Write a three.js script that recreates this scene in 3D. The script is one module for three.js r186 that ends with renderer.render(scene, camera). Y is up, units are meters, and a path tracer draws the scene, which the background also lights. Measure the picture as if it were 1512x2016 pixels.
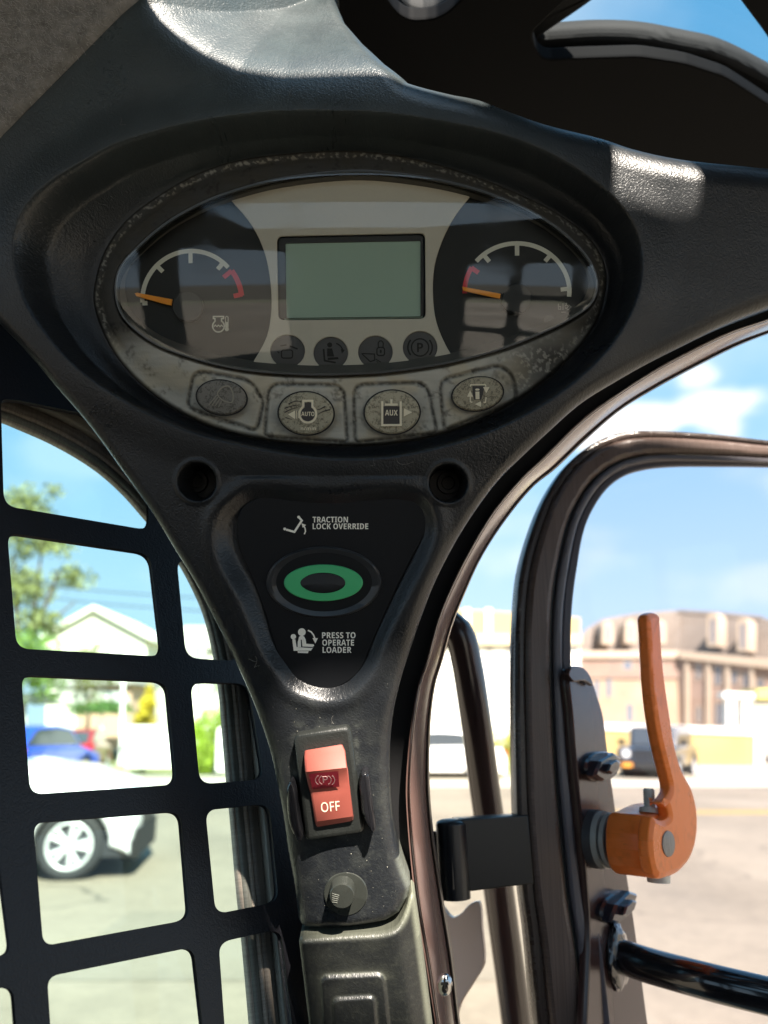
import * as THREE from 'three';
import { mergeGeometries, toCreasedNormals } from 'three/addons/utils/BufferGeometryUtils.js';
import { ImprovedNoise } from 'three/addons/math/ImprovedNoise.js';
import { FontLoader } from 'three/addons/loaders/FontLoader.js';

// ---------- camera, sky, sun, exposure ----------
const EYE = new THREE.Vector3(0, 1.55, 0), FPX = 1523, PITCH = 15.5, ROLL = 0;
const EXPOSURE = 5.9, SUN = 3.1;
const rad = THREE.MathUtils.degToRad, V3 = (x, y, z) => new THREE.Vector3(x, y, z);
const scene = new THREE.Scene();
const camera = new THREE.PerspectiveCamera(2 * Math.atan(1008 / FPX) * 180 / Math.PI, 0.75, 0.02, 3000);
camera.position.copy(EYE);
camera.rotation.set(rad(PITCH), 0, rad(ROLL), 'YXZ');
camera.focus = 0.43;
camera.userData.fStop = 6.4;
camera.updateMatrixWorld(true);
const CQ = camera.quaternion.clone();
const CAMR = V3(1, 0, 0).applyQuaternion(CQ), CAMU = V3(0, 1, 0).applyQuaternion(CQ), CAMB = V3(0, 0, 1).applyQuaternion(CQ);

const renderer = new THREE.WebGLRenderer({ antialias: true });
renderer.setSize(768, 1024);
renderer.toneMapping = THREE.LinearToneMapping;
renderer.toneMappingExposure = EXPOSURE;
renderer.shadowMap.enabled = true;

// the sun stands high behind the operator, a little to the side
const SDIR = CAMR.clone().multiplyScalar(0.22).addScaledVector(CAMU, 0.84).addScaledVector(CAMB, 0.44).normalize();
const sun = new THREE.DirectionalLight(0xfff4e6, SUN);
sun.position.copy(SDIR).multiplyScalar(60);
sun.castShadow = true;
sun.shadow.radius = 2.4;
sun.shadow.mapSize.set(4096, 4096);
Object.assign(sun.shadow.camera, { left: -40, right: 40, top: 40, bottom: -40, near: 1, far: 160 });
scene.add(sun, sun.target);

const perlin = new ImprovedNoise();
const fbm = (x, y, z = 0, o = 4) => { let s = 0, a = 0.5; for (let i = 0; i < o; i++) { s += a * perlin.noise(x, y, z); x *= 2.03; y *= 2.03; z *= 2.03; a *= 0.5; } return s; };
let seed = 20240;
const rnd = () => { seed = (seed + 0x6d2b79f5) | 0; let t = Math.imul(seed ^ (seed >>> 15), 1 | seed); t = (t + Math.imul(t ^ (t >>> 7), 61 | t)) ^ t; return ((t ^ (t >>> 14)) >>> 0) / 4294967296; };
const ss = (a, b, x) => { const t = Math.min(1, Math.max(0, (x - a) / (b - a))); return t * t * (3 - 2 * t); };
const mix = (a, b, t) => a + (b - a) * t;

function skyTexture() {
  const w = 1024, h = 512, d = new Float32Array(w * h * 4);
  const cl = [[27, 20.6, 5.5, 2.2, 1], [18.5, 20.2, 4.5, 2.4, 1], [24, 23.6, 2.2, 1, 0.8], [30, 9, 9, 1.6, 0.3], [44, 17, 9, 3, 0.8], [-52, 24, 12, 3, 0.7], [60, 20, 14, 4, 0.8], [-20, 18, 9, 1.6, 0.25]];
  for (let r = 0; r < h; r++) {
    const el = ((r + 0.5) / h - 0.5) * Math.PI, y = Math.sin(el), e = el * 180 / Math.PI;
    for (let c = 0; c < w; c++) {
      const az = ((c + 0.5) / w - 0.5) * 2 * Math.PI, x = Math.cos(az) * Math.cos(el), z = Math.sin(az) * Math.cos(el);
      const t = Math.pow(Math.max(0, y), 0.62);
      let R = mix(0.142, 0.017, ss(0, 0.95, t)), G = mix(0.182, 0.08, ss(0, 1.0, t)), B = mix(0.22, 0.155, ss(0, 1, t));
      const yaw = Math.atan2(x, -z) * 180 / Math.PI;
      let k = 0;
      for (const [a, b, sa, sb, m] of cl) { const q = ((yaw - a) / sa) ** 2 + ((e - b) / sb) ** 2; if (q < 3) k = Math.max(k, m * ss(-0.1, 0.34, 0.34 - 0.42 * q + 1.2 * fbm(x * 7 + 3, y * 13, z * 7, 5))); }
      const wide = ss(0.06, 0.42, fbm(x * 2.2 / (0.3 + y) + 5, z * 2.2 / (0.3 + y), 1.7, 5)) * ss(2, 14, e) * 0.35;
      k = Math.max(k, wide);
      R = mix(R, 0.225, k); G = mix(G, 0.23, k); B = mix(B, 0.235, k);
      const gl = Math.acos(Math.min(1, x * SDIR.x + y * SDIR.y + z * SDIR.z)) * 57.3, au = 0.16 * Math.exp(-gl / 22) + 0.5 * Math.exp(-gl / 7);   // the bright air round the sun
      R += au; G += au * 0.99; B += au * 0.95;
      const o = (r * w + c) * 4;
      if (e < 0) { R = 0.12; G = 0.11; B = 0.09; }
      d[o] = R; d[o + 1] = G; d[o + 2] = B; d[o + 3] = 1;
    }
  }
  const tx = new THREE.DataTexture(d, w, h, THREE.RGBAFormat, THREE.FloatType);
  tx.mapping = THREE.EquirectangularReflectionMapping; tx.magFilter = THREE.LinearFilter; tx.minFilter = THREE.LinearFilter; tx.needsUpdate = true;
  return tx;
}
scene.background = scene.environment = skyTexture();

// ---------- tools ----------
const ray = (px, py) => V3((px - 756) / FPX, (1008 - py) / FPX, -1).applyQuaternion(CQ);
const at = (px, py, depth) => EYE.clone().addScaledVector(ray(px, py), depth);       // depth along the line of sight
const ground = (px, py) => { const d = ray(px, py); return EYE.clone().addScaledVector(d, -EYE.y / d.y); };
class Frame {                                                                        // a plane standing in the place: origin, two axes, normal
  constructor(O, u, v) { this.O = O; this.u = u.clone().normalize(); this.n = this.u.clone().cross(v).normalize(); this.v = this.n.clone().cross(this.u).normalize(); this.M = new THREE.Matrix4().makeBasis(this.u, this.v, this.n).setPosition(O); }
  px(x, y, h = 0) { const d = ray(x, y), O = this.O.clone().addScaledVector(this.n, h).sub(EYE), t = O.dot(this.n) / d.dot(this.n), p = EYE.clone().addScaledVector(d, t).sub(this.O); return [p.dot(this.u), p.dot(this.v)]; }
  world(x, y, h = 0) { const [a, b] = this.px(x, y, h); return V3(a, b, h).applyMatrix4(this.M); }
  loc(a, b, h = 0) { return V3(a, b, h).applyMatrix4(this.M); }
  scale(x, y, h = 0) { const p = this.px(x - 2, y, h), q = this.px(x + 2, y, h), r = this.px(x, y - 2, h), s = this.px(x, y + 2, h); return [Math.hypot(q[0] - p[0], q[1] - p[1]) / 4, Math.hypot(r[0] - s[0], r[1] - s[1]) / 4]; }
}
const Z = (ox, oy, sc, pts) => pts.map(([x, y]) => [ox + x / sc, oy + y / sc]);
const smooth = (pts, n, closed = true) => new THREE.CatmullRomCurve3(pts.map(([x, y]) => V3(x, y, 0)), closed, 'centripetal').getPoints(n).slice(0, closed ? n : n + 1).map((p) => [p.x, p.y]);
const ell = (cx, cy, rx, ry, rot = 0, n = 48) => Array.from({ length: n }, (_, i) => { const a = i / n * 2 * Math.PI, x = rx * Math.cos(a), y = ry * Math.sin(a), c = Math.cos(rot), s = Math.sin(rot); return [cx + x * c - y * s, cy + x * s + y * c]; });
const arc = (cx, cy, rx, ry, a0, a1, n = 24) => Array.from({ length: n + 1 }, (_, i) => { const a = rad(a0 + (a1 - a0) * i / n); return [cx + rx * Math.cos(a), cy - ry * Math.sin(a)]; });
function roundPoly(pts, r, n = 6) {
  const out = [], N = pts.length;
  pts.forEach((p, i) => {
    const a = pts[(i + N - 1) % N], b = pts[(i + 1) % N], rr = Array.isArray(r) ? r[i] : r;
    const la = Math.hypot(a[0] - p[0], a[1] - p[1]), lb = Math.hypot(b[0] - p[0], b[1] - p[1]), k = Math.min(rr, la * 0.49, lb * 0.49);
    const A = [p[0] + (a[0] - p[0]) / la * k, p[1] + (a[1] - p[1]) / la * k], B = [p[0] + (b[0] - p[0]) / lb * k, p[1] + (b[1] - p[1]) / lb * k];
    for (let j = 0; j <= n; j++) { const t = j / n, u = 1 - t; out.push([u * u * A[0] + 2 * u * t * p[0] + t * t * B[0], u * u * A[1] + 2 * u * t * p[1] + t * t * B[1]]); }
  });
  return out;
}
function sdf(poly) {                                                                 // signed distance to an outline, positive inside
  const n = poly.length, X = poly.map((p) => p[0]), Y = poly.map((p) => p[1]);
  return (x, y) => {
    let d = 1e18, inside = false;
    for (let i = 0, j = n - 1; i < n; j = i++) {
      const ex = X[j] - X[i], ey = Y[j] - Y[i], wx = x - X[i], wy = y - Y[i], l = ex * ex + ey * ey;
      const t = l ? Math.max(0, Math.min(1, (wx * ex + wy * ey) / l)) : 0, bx = wx - ex * t, by = wy - ey * t, q = bx * bx + by * by;
      if (q < d) d = q;
      if ((Y[i] > y) !== (Y[j] > y) && x < ex * (y - Y[i]) / ey + X[i]) inside = !inside;
    }
    return inside ? Math.sqrt(d) : -Math.sqrt(d);
  };
}
const shapeOf = (pts) => new THREE.Shape(pts.map(([x, y]) => new THREE.Vector2(x, y)));
// a plate whose front outline is seen along these points
function slab(F, pts, h, thick, bevel = 0, holes = [], seg = 2, creased = 0) {
  const s = shapeOf(pts.map(([x, y]) => F.px(x, y, h)));
  for (const o of holes) s.holes.push(new THREE.Path(o.map(([x, y]) => new THREE.Vector2(...F.px(x, y, h)))));
  return prism(F, s, h, thick, bevel, seg);
}
function prism(F, s, h, thick, bevel = 0, seg = 2) {
  let g = new THREE.ExtrudeGeometry(s, { depth: Math.max(1e-5, thick - 2 * bevel), bevelEnabled: bevel > 0, bevelThickness: bevel, bevelSize: bevel, bevelOffset: -bevel, bevelSegments: seg, curveSegments: 12 });
  g.translate(0, 0, h - thick + bevel);
  return flatCaps(g).applyMatrix4(F.M);
}
function flatCaps(g, angle = 0.75) {                                                   // flat front and back, rounded sides
  if (g.index) g = g.toNonIndexed();
  const cut = (s, n) => { const q = new THREE.BufferGeometry(); for (const k of ['position', 'normal', 'uv']) { const a = g.attributes[k]; q.setAttribute(k, new THREE.BufferAttribute(a.array.slice(s * a.itemSize, (s + n) * a.itemSize), a.itemSize)); } return q; };
  const caps = [], sides = [];
  for (const r of g.groups) (r.materialIndex ? sides : caps).push(cut(r.start, r.count));
  for (const c of caps) c.computeVertexNormals();
  return mergeGeometries([...caps, ...sides.map((q) => toCreasedNormals(q, angle))]);
}
const rectS = (x0, y0, x1, y1) => shapeOf([[x0, y0], [x1, y0], [x1, y1], [x0, y1]]);
function strokePoly(pts, w, closed) {
  const n = pts.length, L = [], R = [];
  for (let i = 0; i < n; i++) {
    const a = pts[closed ? (i + n - 1) % n : Math.max(0, i - 1)], b = pts[closed ? (i + 1) % n : Math.min(n - 1, i + 1)], p = pts[i];
    let d1 = [p[0] - a[0], p[1] - a[1]], d2 = [b[0] - p[0], b[1] - p[1]];
    const l1 = Math.hypot(...d1) || 0, l2 = Math.hypot(...d2) || 0;
    d1 = l1 ? [d1[0] / l1, d1[1] / l1] : [d2[0] / l2, d2[1] / l2]; d2 = l2 ? [d2[0] / l2, d2[1] / l2] : d1;
    let nx = -(d1[1] + d2[1]), ny = d1[0] + d2[0]; const l = Math.hypot(nx, ny) || 1; nx /= l; ny /= l;
    const c = Math.max(0.45, nx * -d1[1] + ny * d1[0]), k = (Array.isArray(w) ? w[i] : w) / 2 / c;
    L.push([p[0] + nx * k, p[1] + ny * k]); R.push([p[0] - nx * k, p[1] - ny * k]);
  }
  return [L, R];
}
function ribbon(F, pts, w, h, thick = 0.0002, closed = false) {                       // a printed line
  const [L, R] = strokePoly(pts, w, closed);
  if (!closed) return slab(F, L.concat(R.slice().reverse()), h, thick);
  const area = (p) => p.reduce((s, a, i) => { const b = p[(i + 1) % p.length]; return s + a[0] * b[1] - a[1] * b[0]; }, 0);
  const [O, I] = Math.abs(area(L)) > Math.abs(area(R)) ? [L, R] : [R, L];
  return slab(F, O, h, thick, 0, [I]);
}
const font = await new FontLoader().loadAsync('fonts/droid/droid_sans_bold.typeface.json');
const fontR = await new FontLoader().loadAsync('fonts/droid/droid_sans_regular.typeface.json');
function text(F, str, x, y, hpx, wpx, h, rot = 0, fnt = font, slant = 0, thick = 0.00015) {   // baseline start (x, y), cap height and width as seen
  const shapes = fnt.generateShapes(str, 100), pts = [];
  let x0 = 1e9, x1 = -1e9, y1 = -1e9;
  const box = shapes.map((s) => { const e = s.extractPoints(6); for (const p of e.shape) { x0 = Math.min(x0, p.x); x1 = Math.max(x1, p.x); y1 = Math.max(y1, p.y); } return e; });
  const kx = wpx / (x1 - x0), ky = hpx / y1, c = Math.cos(rot), s = Math.sin(rot);
  const m = (p) => { const a = (p.x - x0) * kx + p.y * ky * slant, b = -p.y * ky; return [x + a * c - b * s, y + a * s + b * c]; };
  return mergeGeometries(box.map((e) => slab(F, e.shape.map(m), h, thick, 0, e.holes.map((o) => o.map(m)))));
}
// a turned form: profile of [radius 0..1, height in metres], elliptic as seen
function turned(F, cx, cy, h, prof, rx, ry = rx, rot = 0, n = 48, crease = 0.5) {
  const [a, b] = F.px(cx, cy, h), [sx, sy] = F.scale(cx, cy, h), pos = [], idx = [], uv = [];
  const c = Math.cos(rot), s = Math.sin(rot);
  prof.forEach(([r, z]) => { for (let j = 0; j <= n; j++) { const t = j / n * 2 * Math.PI, X = rx * sx * r * Math.cos(t), Y = ry * sy * r * Math.sin(t), p = [a + X * c - Y * s, b + X * s + Y * c]; pos.push(p[0], p[1], h + z); uv.push(p[0], p[1]); } });
  for (let i = 0; i < prof.length - 1; i++) for (let j = 0; j < n; j++) { const p = i * (n + 1) + j, q = p + n + 1; idx.push(p, q, p + 1, q, q + 1, p + 1); }
  let g = new THREE.BufferGeometry();
  g.setAttribute('position', new THREE.Float32BufferAttribute(pos, 3)); g.setAttribute('uv', new THREE.Float32BufferAttribute(uv, 2)); g.setIndex(idx);
  g.computeVertexNormals();
  g = toCreasedNormals(g, crease);
  return g.applyMatrix4(F.M);
}
// a moulded sheet: outline by a signed distance, height above the plane by a function of the place on it (in units of the plane's grid)
function sheet(F, s0, x0, y0, x1, y1, step, inside, hfn, { skirt = 0, color = null } = {}) {
  const nx = Math.ceil((x1 - x0) / step), ny = Math.ceil((y1 - y0) / step), S = new Float32Array((nx + 1) * (ny + 1));
  for (let j = 0; j <= ny; j++) for (let i = 0; i <= nx; i++) { let v = inside(x0 + i * step, y0 + j * step); if (Math.abs(v) < 0.05) v = v < 0 ? -0.05 : 0.05; S[j * (nx + 1) + i] = v; }
  const pos = [], uv = [], col = [], idx = [], seen = new Map(), rim = [];
  const add = (key, x, y) => {
    if (seen.has(key)) return seen.get(key);
    const a = (x - 756) * s0, b = (1008 - y) * s0;
    pos.push(a, b, hfn(x, y) * s0); uv.push(a, b); if (color) col.push(...color(x, y));
    seen.set(key, pos.length / 3 - 1); return pos.length / 3 - 1;
  };
  for (let j = 0; j < ny; j++) for (let i = 0; i < nx; i++) {
    const c = [[i, j], [i, j + 1], [i + 1, j + 1], [i + 1, j]], s = c.map(([p, q]) => S[q * (nx + 1) + p]);
    if (s.every((v) => v < 0)) continue;
    const poly = [];
    for (let k = 0; k < 4; k++) {
      const [p, q] = c[k], [p2, q2] = c[(k + 1) % 4], a = s[k], b = s[(k + 1) % 4];
      if (a > 0) poly.push([add(q * (nx + 1) + p, x0 + p * step, y0 + q * step), false]);
      if ((a > 0) !== (b > 0)) { const t = a / (a - b), key = 'e' + Math.min(p, p2) + ',' + Math.min(q, q2) + (p === p2 ? 'v' : 'h'); poly.push([add(key, x0 + (p + (p2 - p) * t) * step, y0 + (q + (q2 - q) * t) * step), true]); }
    }
    for (let k = 1; k < poly.length - 1; k++) idx.push(poly[0][0], poly[k][0], poly[k + 1][0]);
    if (skirt) poly.forEach(([v, e], k) => { const [w, f] = poly[(k + 1) % poly.length]; if (e && f) rim.push([v, w]); });
  }
  const g = new THREE.BufferGeometry();
  g.setAttribute('position', new THREE.Float32BufferAttribute(pos, 3)); g.setAttribute('uv', new THREE.Float32BufferAttribute(uv, 2));
  if (color) g.setAttribute('color', new THREE.Float32BufferAttribute(col, 3));
  g.setIndex(idx); g.computeVertexNormals();
  let out = g;
  if (skirt) {
    const P = [], U = [], C = [];
    for (const [v, w] of rim) {
      const A = pos.slice(v * 3, v * 3 + 3), B = pos.slice(w * 3, w * 3 + 3), A2 = [A[0], A[1], A[2] - skirt], B2 = [B[0], B[1], B[2] - skirt];
      for (const [q, k] of [[A, v], [B2, w], [B, w], [A, v], [A2, v], [B2, w]]) { P.push(...q); U.push(q[0], q[1]); if (color) C.push(...col.slice(k * 3, k * 3 + 3)); }
    }
    const e = new THREE.BufferGeometry();
    e.setAttribute('position', new THREE.Float32BufferAttribute(P, 3)); e.setAttribute('uv', new THREE.Float32BufferAttribute(U, 2));
    if (color) e.setAttribute('color', new THREE.Float32BufferAttribute(C, 3));
    e.computeVertexNormals();
    out = mergeGeometries([g.toNonIndexed(), e]);
  }
  return out.applyMatrix4(F.M);
}
function tube(pts, r, seg = 64, radial = 20, closed = false) { return new THREE.TubeGeometry(new THREE.CatmullRomCurve3(pts, closed, 'centripetal'), seg, r, radial, closed); }
function rod(a, b, r, r2 = r, radial = 24) {                                          // a cylinder between two points
  const d = b.clone().sub(a), g = new THREE.CylinderGeometry(r2, r, d.length(), radial);
  return g.applyQuaternion(new THREE.Quaternion().setFromUnitVectors(V3(0, 1, 0), d.clone().normalize())).translate(...a.clone().addScaledVector(d, 0.5).toArray());
}
const box = (w, h, d, x, y, z) => new THREE.BoxGeometry(w, h, d).translate(x, y, z);

// ---------- naming ----------
const used = new Map();
const numbered = (n) => { const k = used.get(n) ?? 0; used.set(n, k + 1); return k ? n + '_' + String(k).padStart(3, '0') : n; };
function thing(name, label, category, p, group) {
  const o = new THREE.Group(); o.name = numbered(name); o.position.copy(p); scene.add(o);
  o.userData = { label, category }; if (group) o.userData.group = group;
  return o;
}
function rootOf(o) { while (o.parent && o.parent !== scene) o = o.parent; return o; }
function part(parent, name, geo, material, label) {                                    // geometry comes in world axes and is hung under its thing
  const p = rootOf(parent).position, m = new THREE.Mesh((Array.isArray(geo) ? mergeGeometries(geo.map((q) => { const e = q.index ? q.toNonIndexed() : q; for (const k of Object.keys(e.attributes)) if (!['position', 'normal', 'uv'].includes(k)) e.deleteAttribute(k); return e; })) : geo).translate(-p.x, -p.y, -p.z), material);
  m.name = name; m.castShadow = m.receiveShadow = true; parent.add(m);
  if (label) m.userData.label = label;
  return m;
}
function struct(name, geo, material) { const m = new THREE.Mesh(geo, material); m.name = numbered(name); m.castShadow = m.receiveShadow = true; m.userData.kind = 'structure'; scene.add(m); return m; }

// ---------- materials ----------
function tnoise(period, sd) {                                                          // tileable value noise
  const g = new Float32Array(period * period); let s = sd * 7919 + 13;
  for (let i = 0; i < g.length; i++) { s = (s * 1664525 + 1013904223) >>> 0; g[i] = s / 4294967296; }
  return (x, y) => {
    const ix = Math.floor(x), iy = Math.floor(y), fx = x - ix, fy = y - iy, u = fx * fx * (3 - 2 * fx), v = fy * fy * (3 - 2 * fy), m = (a) => ((a % period) + period) % period;
    const q = (a, b) => g[m(b) * period + m(a)];
    return mix(mix(q(ix, iy), q(ix + 1, iy), u), mix(q(ix, iy + 1), q(ix + 1, iy + 1), u), v);
  };
}
function texture(n, metres, fn, srgb = false, metresY = metres) {
  const d = new Uint8Array(n * n * 4);
  for (let y = 0; y < n; y++) for (let x = 0; x < n; x++) { const c = fn(x / n, y / n), o = (y * n + x) * 4; for (let k = 0; k < 3; k++) d[o + k] = Math.max(0, Math.min(255, Math.round((Array.isArray(c) ? c[k] : c) * 255))); d[o + 3] = 255; }
  const t = new THREE.DataTexture(d, n, n); t.wrapS = t.wrapT = THREE.RepeatWrapping; t.magFilter = THREE.LinearFilter; t.minFilter = THREE.LinearFilter; t.repeat.set(1 / metres, 1 / metresY);
  if (srgb) t.colorSpace = THREE.SRGBColorSpace;
  t.needsUpdate = true; return t;
}
const nA = tnoise(28, 1), nB = tnoise(56, 2), nC = tnoise(7, 3), nD = tnoise(128, 4), nE = tnoise(16, 5);
const grainTex = texture(512, 0.024, (x, y) => { const a = nA(x * 28, y * 28), b = nB(x * 56, y * 56); return 0.25 + 0.75 * (0.55 * ss(0.15, 0.75, a) + 0.45 * ss(0.2, 0.8, b)); });
const scuffTex = texture(512, 0.21, (x, y) => { const a = nC(x * 7, y * 7) * 0.5 + nE(x * 16, y * 16) * 0.3 + nD(x * 128, y * 128) * 0.2; const v = 0.62 + 0.5 * (a - 0.5); return [v, v, v]; });
const streakTex = texture(512, 0.05, (x, y) => { const a = 0.6 * nD(x * 128, y * 4) + 0.4 * nB(x * 56, y * 8); return [0.55 + 0.45 * a, 0.5 + 0.45 * a, 0.46 + 0.44 * a]; }, false, 0.24);
const wearTex2 = texture(512, 0.09, (x, y) => { const a = nC(x * 7, y * 7) * 0.6 + nA(x * 28, y * 28) * 0.4, sp = nD(x * 128, y * 128), sc = nD(x * 128, y * 6), v = 1 - 0.14 * ss(0.5, 0.85, a) - 0.25 * ss(0.9, 0.97, sp) * ss(0.4, 0.7, a) - 0.18 * ss(0.86, 0.95, sc); return [v, v, v * 0.98 + 0.02]; });
const smudgeTex = texture(512, 0.16, (x, y) => { const a = nC(x * 7, y * 7), b = nE(x * 16, y * 16), w = nD(x * 9 + y * 22, y * 128), sp = nD(x * 128, y * 128); return 0.05 + 0.5 * ss(0.5, 0.8, 0.6 * a + 0.4 * b) * (0.5 + 0.5 * w) + 0.5 * ss(0.93, 0.98, sp); });
const std = (color, roughness, o = {}) => new THREE.MeshPhysicalMaterial({ color: Array.isArray(color) ? new THREE.Color().setRGB(...color) : color, roughness, metalness: 0, side: THREE.DoubleSide, ...o });
const M = {
  plastic: std([0.0135, 0.0155, 0.0182], 0.55, { specularIntensity: 1, bumpMap: grainTex, bumpScale: 0.00013, roughnessMap: scuffTex, vertexColors: true }),
  plasticPlain: std([0.018, 0.02, 0.024], 0.62, { bumpMap: grainTex, bumpScale: 0.00012 }),
  gloss: std([0.012, 0.012, 0.014], 0.2),
  panelBlack: std([0.008, 0.009, 0.011], 0.5, { specularIntensity: 0.5 }),
  steel: std([0.010, 0.010, 0.013], 0.42, { specularIntensity: 0.8, bumpMap: grainTex, bumpScale: 0.00012 }),
  roof: std([0.0018, 0.0022, 0.0032], 0.7, { specularIntensity: 0.16 }),
};

// ---------- the console: shell, recess, column ----------
const KD = 0.42, KS = KD / FPX;
const K = new Frame(at(756, 1008, KD), CAMR, CAMU);
const lift = (pts, h) => pts.map(([x, y]) => { const k = (KD - h) / KD; return [756 + (x - 756) * k, 1008 + (y - 1008) * k]; });   // where an edge seen at height h lies on the plane's grid

const ridgeR = [[810, 130], [870, 145], [950, 165], [1010, 190], [1080, 215], [1200, 245], [1260, 265], [1350, 285], [1512, 303], [1700, 320], [2050, 340]];
const shellRight = [[2050, 452], [1700, 542], [1512, 604], [1437, 634], [1365, 669], [1294, 705], [1222, 746], [1150, 791], [1080, 853], [1030, 900], [985, 945], [932, 1016], [893, 1080], [858, 1149], [834, 1210], [813, 1270], [789, 1346], [775, 1410], [769, 1470], [768, 1553], [775, 1640], [790, 1710], [810, 1764]];
const shellLeft = [[583, 1825], [575, 1760], [562, 1690], [552, 1620], [540, 1560], [527, 1500], [511, 1440], [492, 1380], [466, 1320], [440, 1265], [412, 1210], [380, 1150], [340, 1085], [302, 1022], [270, 975], [230, 920], [190, 864], [150, 813], [110, 767], [60, 707], [0, 643], [-60, 585], [-130, 530]];
const shellC = [[-130, -640], [640, -640], ...lift([[655, -60]], -0.055), ...lift([[676, 0]], -0.038), ...lift([[716, 50]], -0.022), ...lift([[765, 98]], -0.008), ...smooth(ridgeR, 40, false), ...smooth(shellRight, 90, false), [804, 1788], [788, 1813], [760, 1826], [700, 1832], [597, 1841], [588, 1836], ...smooth(shellLeft, 90, false)];
const E1 = smooth([[30, 500], [37, 450], [60, 405], [100, 365], [165, 325], [225, 292], [300, 267], [390, 245], [475, 232], [550, 225], [650, 224], [756, 228], [856, 242], [956, 262], [1031, 285], [1106, 320], [1181, 370], [1226, 415], [1254, 465], [1262, 512], [1256, 570], [1232, 630], [1190, 692], [1130, 750], [1050, 806], [960, 850], [850, 884], [740, 902], [640, 902], [514, 884], [368, 847], [259, 797], [150, 722], [90, 655], [50, 590]], 140);
const bezelC = smooth([[179, 589], [186, 535], [205, 484], [241, 433], [295, 389], [368, 345], [441, 316], [550, 298], [700, 291], [809, 305], [918, 335], [1027, 378], [1100, 415], [1155, 455], [1187, 498], [1198, 535], [1196, 571], [1180, 629], [1136, 691], [1064, 757], [991, 804], [882, 850], [773, 872], [700, 877], [587, 873], [477, 858], [405, 837], [332, 800], [270, 753], [223, 698], [194, 644]], 140);
const lensC = smooth([[228, 567], [237, 527], [274, 484], [332, 436], [405, 396], [459, 376], [550, 352], [700, 336], [809, 345], [918, 367], [1027, 407], [1100, 451], [1155, 505], [1173, 542], [1175, 568], [1162, 598], [1118, 629], [1064, 655], [991, 684], [882, 713], [760, 731], [690, 735], [605, 736], [477, 726], [375, 702], [295, 669], [240, 618]], 140);
const HB = -0.022, HL = -0.015;                                                         // bezel rim and lens edge lie back in the recess
const bezelK = lift(bezelC, HB), lensK = lift(lensC, HL);
const panelOut = smooth(Z(400, 880, 2.749, [[150, 300], [95, 360], [70, 450], [80, 560], [130, 680], [200, 800], [270, 960], [330, 1100], [400, 1200], [470, 1290], [560, 1340], [680, 1360], [790, 1330], [860, 1270], [930, 1180], [980, 1050], [1050, 900], [1120, 760], [1200, 600], [1245, 480], [1250, 400], [1220, 310], [1160, 260], [1050, 240], [900, 245], [700, 262], [500, 250], [350, 232], [230, 245]]), 110);
const panelIn = smooth(Z(400, 880, 2.749, [[215, 325], [182, 420], [190, 540], [250, 680], [330, 890], [390, 1090], [430, 1190], [500, 1265], [600, 1305], [700, 1308], [790, 1268], [860, 1195], [900, 1100], [965, 950], [1040, 780], [1130, 600], [1205, 450], [1200, 350], [1135, 292], [1000, 268], [850, 276], [700, 292], [500, 276], [340, 264]]), 110);
const shelfC = [[-300, -700], [262, -120], [285, 0], [305, 35], [345, 68], [400, 103], [470, 132], [560, 141], [700, 136], [800, 132], [900, 155], [1100, 100], [1100, -700]];
const sdC = sdf(shellC), sdE = sdf(E1), sdB = sdf(bezelK), sdT = sdf(panelOut), sdS = sdf(shelfC), sdL = sdf(lensK);
const holesAt = [[388, 948], [882, 951]];
function shellH(x, y) {
  let h = 0;
  const dC = sdC(x, y), up = 1 - ss(330, 560, y), R = mix(mix(24, 30, ss(500, 900, x)), 78, up * ss(600, 850, x));
  if (dC < R) { const q = R - Math.max(0, dC); h -= R - Math.sqrt(Math.max(0, R * R - q * q)); }
  if (y < 320 && x < 1000) { const d = sdS(x, y); h -= 0.85 * 20 * Math.log(1 + Math.exp(Math.min(40, d / 20))); }
  const dE = sdE(x, y), lip = 9;
  if (dE > -85) {
    if (dE < 0) h += lip * (0.5 + 0.5 * Math.cos(Math.PI * dE / 85));
    else { const dB = Math.max(0, -sdB(x, y)), t = dE / (dE + dB + 1e-6); h += lip - 108 * (0.62 * ss(-0.03, 0.34, t) + 0.38 * ss(0, 1, t)); }
  }
  if (y > 940 && y < 1420) { const d = sdT(x, y); h += 5 * Math.exp(-(((d + 14) / 16) ** 2)) - 24 * ss(-8, 30, d); }
  for (const [cx, cy] of holesAt) { const r = Math.hypot(x - cx, y - cy); if (r < 52) h += 3 * Math.exp(-(((r - 41) / 5) ** 2)) - 110 * ss(37, 32, r); }
  if (y > 1360) { const c = mix(640, 692, (y - 1360) / 470); h -= 0.0016 * (x - c) ** 2 * ss(1360, 1520, y); }
  return h;
}
const dustN = (x, y) => 0.5 + 0.8 * fbm(x * 0.02, y * 0.02, 3.3, 4);
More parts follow.
